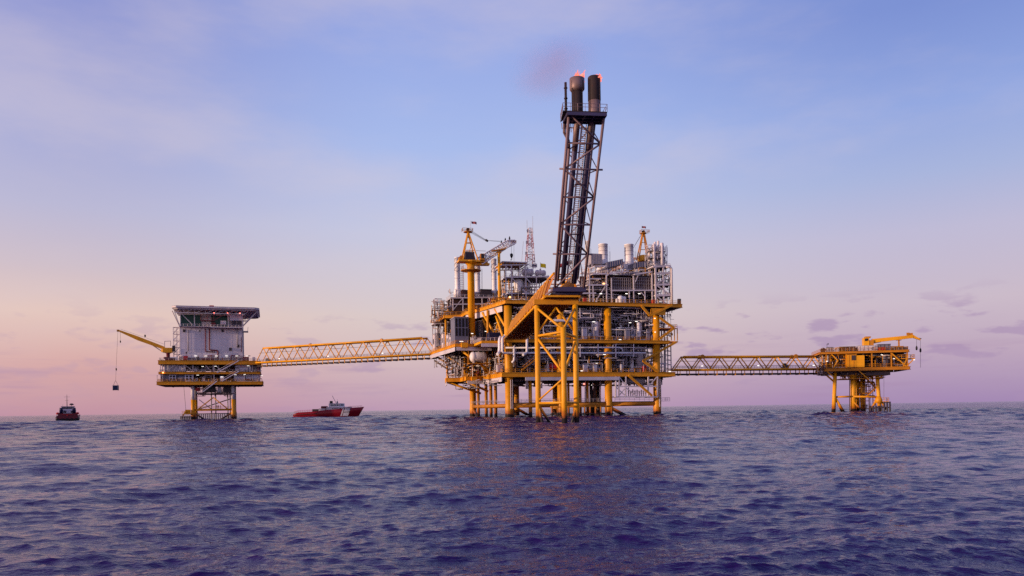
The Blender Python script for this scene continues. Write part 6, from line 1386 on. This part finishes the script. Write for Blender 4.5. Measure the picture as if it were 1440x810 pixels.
MB().tube((-9, 0, 2.7), (-9, 0, 4.6), .2, 8).beam((-9, -2.4, 4.5), (-9, 2.4, 4.5), .3).build('towing_bar', 'red', tg)
MB().vessel((-5.5, -4.4, 5.2), (1, 0, 0), .8, 3, 10).build('life_raft', 'red', tg, True); MB().vessel((-5.5, 4.4, 5.2), (1, 0, 0), .8, 3, 10).build('life_raft', 'red', tg, True)
# ================================================================== SEA
def sea():
    rs = [1.5]
    while rs[-1] < 26000:
        r = rs[-1]; k = .0052 if r < 420 else (.0075 if r < 900 else (.011 if r < 2600 else .08)); rs.append(r*(1+k))
    rs = np.array(rs)
    th = list(np.arange(-42, 42.001, .11)); t = 42.11; step = .11
    out = []
    while t < 316: out.append(t); step = min(3.0, step*1.18); t += step
    th = np.radians(np.array(th+out)); nr, nt = len(rs), len(th)
    Rg, Tg = np.meshgrid(rs, th, indexing='ij'); X = Rg*np.sin(Tg); Y = Rg*np.cos(Tg)
    dth = np.abs(np.diff(np.append(th, th[0]+2*np.pi))); dth = np.minimum(dth, 1); dr = np.gradient(rs)
    cell = np.maximum(dr[:, None]*.8, Rg*dth[None, :])
    rg = np.random.default_rng(11); Z = np.zeros_like(X); DX = np.zeros_like(X); DY = np.zeros_like(X)
    comps = []
    for lam, slope in ((38, .014), (27, .016), (21, .016)): comps.append((lam, slope, math.radians(118+rg.normal(0, 14))))
    for lam, slope, dg in ((8.5, .040, 128), (6.9, .036, 72), (5.3, .03, 110)): comps.append((lam, slope, math.radians(dg)))
    for i in range(9): comps.append((rg.uniform(18, 60), .019, math.radians(100+rg.normal(0, 25)), 1))
    n = 120
    for i in range(n):
        lam = .16*(10/.16)**((i+rg.random())/n); sl = .046*(1 if lam < .7 else (.8 if lam < 1.3 else (.38 if lam < 2.4 else (.28 if lam < 5 else .27))))
        comps.append((lam, sl*rg.uniform(.6, 1.3), math.radians(98+rg.normal(0, 27 if lam < 1.3 else 36))))
    for lam, sl, d, *farther in comps:
        w = np.clip((lam/cell-2.2)/2.5, 0, 1)
        if farther: w = w*np.clip((Rg-280)/500, 0, 1)
        if 2.2 < lam < 15: w = w*(1+2.2*np.clip((Rg-50)/220, 0, 1))
        if not w.any(): continue
        k = 2*np.pi/lam; a = sl/k; ph = k*(X*math.cos(d)+Y*math.sin(d))+rg.uniform(0, 2*np.pi)
        rows = np.where(w.max(axis=1) > 0)[0]; sl_ = slice(rows[0], rows[-1]+1); s_, c_ = np.sin(ph[sl_]), np.cos(ph[sl_]); ww = w[sl_]*a
        Z[sl_] += ww*c_; q = 1.25 if lam < 1.5 else 1.0
        DX[sl_] -= ww*q*s_*math.cos(d); DY[sl_] -= ww*q*s_*math.sin(d)
    # gusty patches: calmer and rougher areas
    P = np.stack([X+DX, Y+DY, Z], -1).reshape(-1, 3)
    P = np.vstack([P, [[0, 0, 0]]])
    ii, jj = np.meshgrid(np.arange(nr-1), np.arange(nt), indexing='ij'); j2 = (jj+1) % nt
    F = np.stack([ii*nt+jj, ii*nt+j2, (ii+1)*nt+j2, (ii+1)*nt+jj], -1).reshape(-1, 4)[:, ::-1]
    me = bpy.data.meshes.new('sea'); me.vertices.add(len(P)); me.vertices.foreach_set('co', P.astype(np.float32).ravel())
    nq = len(F); tri = np.stack([np.full(nt, len(P)-1), np.arange(nt), (np.arange(nt)+1) % nt], -1)[:, ::-1]
    me.loops.add(nq*4+nt*3); me.loops.foreach_set('vertex_index', np.concatenate([F.ravel(), tri.ravel()]).astype(np.int32))
    me.polygons.add(nq+nt); me.polygons.foreach_set('loop_start', np.concatenate([np.arange(nq)*4, nq*4+np.arange(nt)*3]).astype(np.int32))
    me.update(calc_edges=True); me.validate()
    me.polygons.foreach_set('use_smooth', np.ones(len(me.polygons), bool))
    m = bpy.data.materials.new('sea_water'); m.use_nodes = True; k = NT(m.node_tree); bs = k.n['Principled BSDF']
    bs.inputs['Base Color'].default_value = SEA_BASE; bs.inputs['IOR'].default_value = 1.24; bs.inputs['Specular IOR Level'].default_value = .42; bs.inputs['Specular Tint'].default_value = (1, .84, .98, 1)
    geo = k.new('ShaderNodeNewGeometry'); dist = k.new('ShaderNodeVectorMath', operation='LENGTH'); k.link(geo.outputs['Position'], dist.inputs[0]); dd = dist.outputs['Value']
    k.link(k.map(dd, 20, 400, .03, .10), bs.inputs['Roughness'])
    def noise(scale, sc=(1, 1, 1), det=3, rough=.55, rot=0):
        mp = k.new('ShaderNodeMapping'); mp.inputs['Scale'].default_value = sc; mp.inputs['Rotation'].default_value = (0, 0, rot); k.link(geo.outputs['Position'], mp.inputs[0])
        nz = k.new('ShaderNodeTexNoise', i_Scale=scale, i_Detail=det, i_Roughness=rough); k.link(mp.outputs[0], nz.inputs['Vector']); return nz.outputs[0]
    fine = noise(5.0, (.55, 1, 1), 4, .6, .25)
    mid = noise(.95, (.5, 1, 1), 4, .6, .2)
    mid2 = noise(2.6, (.5, 1, 1), 3, .6, .3)
    far = noise(.22, (.45, 1, 1), 4, .6, .15)
    wf = k.map(dd, 10, 120, 1, .0); wm = k.map(dd, 30, 110, .15, 1); wF = k.map(dd, 80, 300, 0, 1)
    h = k.math('ADD', k.math('ADD', k.math('MULTIPLY', k.math('MULTIPLY', fine, wf), .07), k.math('MULTIPLY', k.math('MULTIPLY', mid2, wm), .16)), k.math('ADD', k.math('MULTIPLY', k.math('MULTIPLY', mid, wm), .42), k.math('MULTIPLY', k.math('MULTIPLY', far, wF), 2.0)))
    gust = noise(.035, (.5, 1.4, 1), 3); h = k.math('MULTIPLY', h, k.map(gust, .3, .7, .65, 1.25))
    bp = k.new('ShaderNodeBump', i_Strength=1.0, i_Distance=1.0); k.link(h, bp.inputs['Height']); k.link(bp.outputs[0], bs.inputs['Normal'])
    # a little white water where the swell washes round the front legs
    ps = k.new('ShaderNodeSeparateXYZ'); k.link(geo.outputs['Position'], ps.inputs[0])
    fx = k.math('MULTIPLY', k.map(ps.outputs[0], -14, -2, 0, 1), k.map(ps.outputs[0], 6, 24, 1, 0)); fy = k.math('MULTIPLY', k.map(ps.outputs[1], 228, 236, 0, 1), k.map(ps.outputs[1], 240, 252, 1, 0))
    fo = k.math('MULTIPLY', k.math('MULTIPLY', fx, fy), k.map(noise(.7, (.35, 1, 1), 5, .7), .5, .6, 0, .55))
    flat = k.new('ShaderNodeVectorMath', operation='MULTIPLY'); k.link(geo.outputs['Position'], flat.inputs[0]); flat.inputs[1].default_value = (1, 1, 0); dmin = None
    for fr, a, b in [(MF, 0, 0), (MF, 18, 0), (MF, 35, 0), (MF, 53, 0), (MF, 0, 57), (MF, 7.6, 1.2), (FF, 0, 0), (FF, 7.8, 0), (FF, 3.75, -8.2), (LF, lx0, 0), (LF, lx1, 0)]:
        q = fr.w(a, b); ds = k.new('ShaderNodeVectorMath', operation='DISTANCE'); k.link(flat.outputs[0], ds.inputs[0]); ds.inputs[1].default_value = (q.x, q.y-.8, 0)
        dmin = ds.outputs['Value'] if dmin is None else k.math('MINIMUM', dmin, ds.outputs['Value'])
    fo = k.math('MAXIMUM', fo, k.math('MULTIPLY', k.map(dmin, 1.0, 4.2, 1, 0), k.map(noise(1.3, (.5, 1, 1), 4, .7), .42, .58, 0, .8)))
    k.link(k.mix(fo, SEA_BASE, (.7, .68, .72, 1)), bs.inputs['Base Color'])
    me.materials.append(m); o = bpy.data.objects.new('sea', me); COL.objects.link(o); tag(o, kind='structure')
    tag(o, 'dark violet choppy open sea reaching the horizon')
SEA_BASE = (.019, .006, .082, 1)
sea()

# ================================================================== SKY, SUN, CAMERA
world = bpy.data.worlds.new('World'); scene.world = world; world.use_nodes = True
k = NT(world.node_tree)
for nd in list(k.n): k.n.remove(nd)
out = k.new('ShaderNodeOutputWorld')
SUN_EL, SUN_AZ = R(7), math.atan2(-.38, -.925)      # direction to the sun: left, slightly behind the camera
sky = k.new('ShaderNodeTexSky'); sky.sky_type = 'NISHITA'; sky.sun_disc = False; sky.sun_elevation = SUN_EL; sky.sun_rotation = math.pi/2-SUN_AZ; sky.air_density = 1.0; sky.dust_density = 1.5; sky.ozone_density = 3
tc = k.new('ShaderNodeTexCoord'); V = tc.outputs['Generated']; sx_ = k.new('ShaderNodeSeparateXYZ'); k.link(V, sx_.inputs[0]); x, y, z = sx_.outputs
zc = k.math('MAXIMUM', z, 0.0)
hl = k.math('SQRT', k.math('ADD', k.math('MULTIPLY', x, x), k.math('MULTIPLY', y, y))); s = k.math('DIVIDE', x, k.math('MAXIMUM', hl, .001))
rl = k.ramp(zc, [(0, lin(192, 143, 160)), (.061, lin(215, 168, 165)), (.118, lin(228, 197, 186)), (.17, lin(206, 190, 200)), (.235, lin(186, 184, 212)), (.33, lin(161, 168, 215)), (.43, lin(143, 152, 210)), (1, lin(88, 100, 170))])
rc = k.ramp(zc, [(0, lin(188, 153, 179)), (.069, lin(212, 186, 188)), (.124, lin(217, 200, 199)), (.23, lin(196, 199, 224)), (.33, lin(168, 187, 234)), (.47, lin(145, 164, 226)), (1, lin(84, 106, 184))])
rr_ = k.ramp(zc, [(0, lin(163, 136, 179)), (.061, lin(189, 165, 187)), (.118, lin(202, 185, 199)), (.198, lin(191, 186, 212)), (.26, lin(168, 180, 219)), (.33, lin(146, 167, 223)), (.424, lin(124, 145, 210)), (1, lin(76, 96, 175))])
col = k.mix(k.map(s, -.52, -.12, 0, 1, True), rl, rc); col = k.mix(k.map(s, .0, .52, 0, 1, True), col, rr_)
# clouds: thin high veils and small violet puffs low over the horizon
def wn(sc, scale, det=5, rough=.6, off=(0, 0, 0)):
    mp = k.new('ShaderNodeMapping'); mp.inputs['Scale'].default_value = sc; mp.inputs['Location'].default_value = off; k.link(V, mp.inputs[0])
    nz = k.new('ShaderNodeTexNoise', i_Scale=scale, i_Detail=det, i_Roughness=rough); k.link(mp.outputs[0], nz.inputs['Vector']); return nz.outputs[0]
veil = wn((1, 1, 3.2), 2.1, 6, .55, (.4, 0, .3)); vf = k.math('MULTIPLY', k.map(veil, .44, .72, 0, .42, True), k.map(z, .05, .2, .2, 1))
col = k.mix(vf, col, lin(216, 202, 210))
puff = wn((1, 1, 3.2), 19, 4, .5, (2.3, 1.1, .7)); band = k.math('MULTIPLY', k.map(z, .02, .06, .35, 1, True), k.map(z, .095, .145, 1, 0, True)); bandx = k.map(s, -.35, .1, .35, 1)
pf = k.math('MULTIPLY', k.math('MULTIPLY', k.map(puff, .53, .65, 0, .75, True), band), bandx)
col = k.mix(pf, col, lin(172, 146, 180))
st2 = wn((1, 1, 14), 5, 4, .55, (.9, 3.1, 0)); sf = k.math('MULTIPLY', k.map(st2, .52, .70, 0, .28, True), k.math('MULTIPLY', k.map(z, .0, .02, .3, 1), k.map(z, .05, .10, 1, 0, True)))
col = k.mix(sf, col, lin(164, 132, 170))
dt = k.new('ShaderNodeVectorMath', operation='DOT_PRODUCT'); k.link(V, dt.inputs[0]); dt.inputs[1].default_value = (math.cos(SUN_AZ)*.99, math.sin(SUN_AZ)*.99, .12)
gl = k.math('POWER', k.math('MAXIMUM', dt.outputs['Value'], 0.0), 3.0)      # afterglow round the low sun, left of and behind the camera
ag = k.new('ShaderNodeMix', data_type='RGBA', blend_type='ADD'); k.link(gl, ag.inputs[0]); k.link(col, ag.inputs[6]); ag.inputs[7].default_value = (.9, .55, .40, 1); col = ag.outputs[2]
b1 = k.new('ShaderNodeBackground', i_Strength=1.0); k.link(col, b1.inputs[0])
b2 = k.new('ShaderNodeBackground', i_Strength=NISH if 'NISH' in globals() else .004); k.link(sky.outputs[0], b2.inputs[0])
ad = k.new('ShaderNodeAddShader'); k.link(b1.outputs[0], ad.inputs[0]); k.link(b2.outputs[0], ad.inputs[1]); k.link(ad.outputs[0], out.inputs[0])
sl = bpy.data.lights.new('sun', 'SUN'); sl.energy = 4.2; sl.angle = R(1.0); sl.color = (1, .68, .45)
so = bpy.data.objects.new('sun', sl); COL.objects.link(so)
dv = Vector((math.cos(SUN_AZ)*math.cos(SUN_EL), math.sin(SUN_AZ)*math.cos(SUN_EL), math.sin(SUN_EL)))
so.rotation_euler = dv.to_track_quat('Z', 'Y').to_euler(); so.location = (-60, -40, 60)
cam = bpy.data.cameras.new('camera'); co = bpy.data.objects.new('camera', cam); COL.objects.link(co); scene.camera = co
cam.sensor_width = 36; cam.lens = FPX/1440*36; cam.shift_y = 169.5/1440; cam.clip_end = 60000; cam.clip_start = .5
co.matrix_world = Matrix(((CR, SR, 0, 0), (0, 0, -1, 0), (-SR, CR, 0, HC), (0, 0, 0, 1)))
scene.render.engine = 'CYCLES'; cy = scene.cycles
cy.use_denoising = False; cy.max_bounces = 5; cy.diffuse_bounces = 2; cy.glossy_bounces = 3; cy.transparent_max_bounces = 8; cy.volume_bounces = 0; cy.sample_clamp_indirect = 1.5; cy.caustics_reflective = False; cy.caustics_refractive = False
cy.volume_max_steps = 64
scene.view_settings.view_transform = 'Standard'; scene.view_settings.look = 'None'; scene.view_settings.exposure = 0; scene.view_settings.gamma = 1
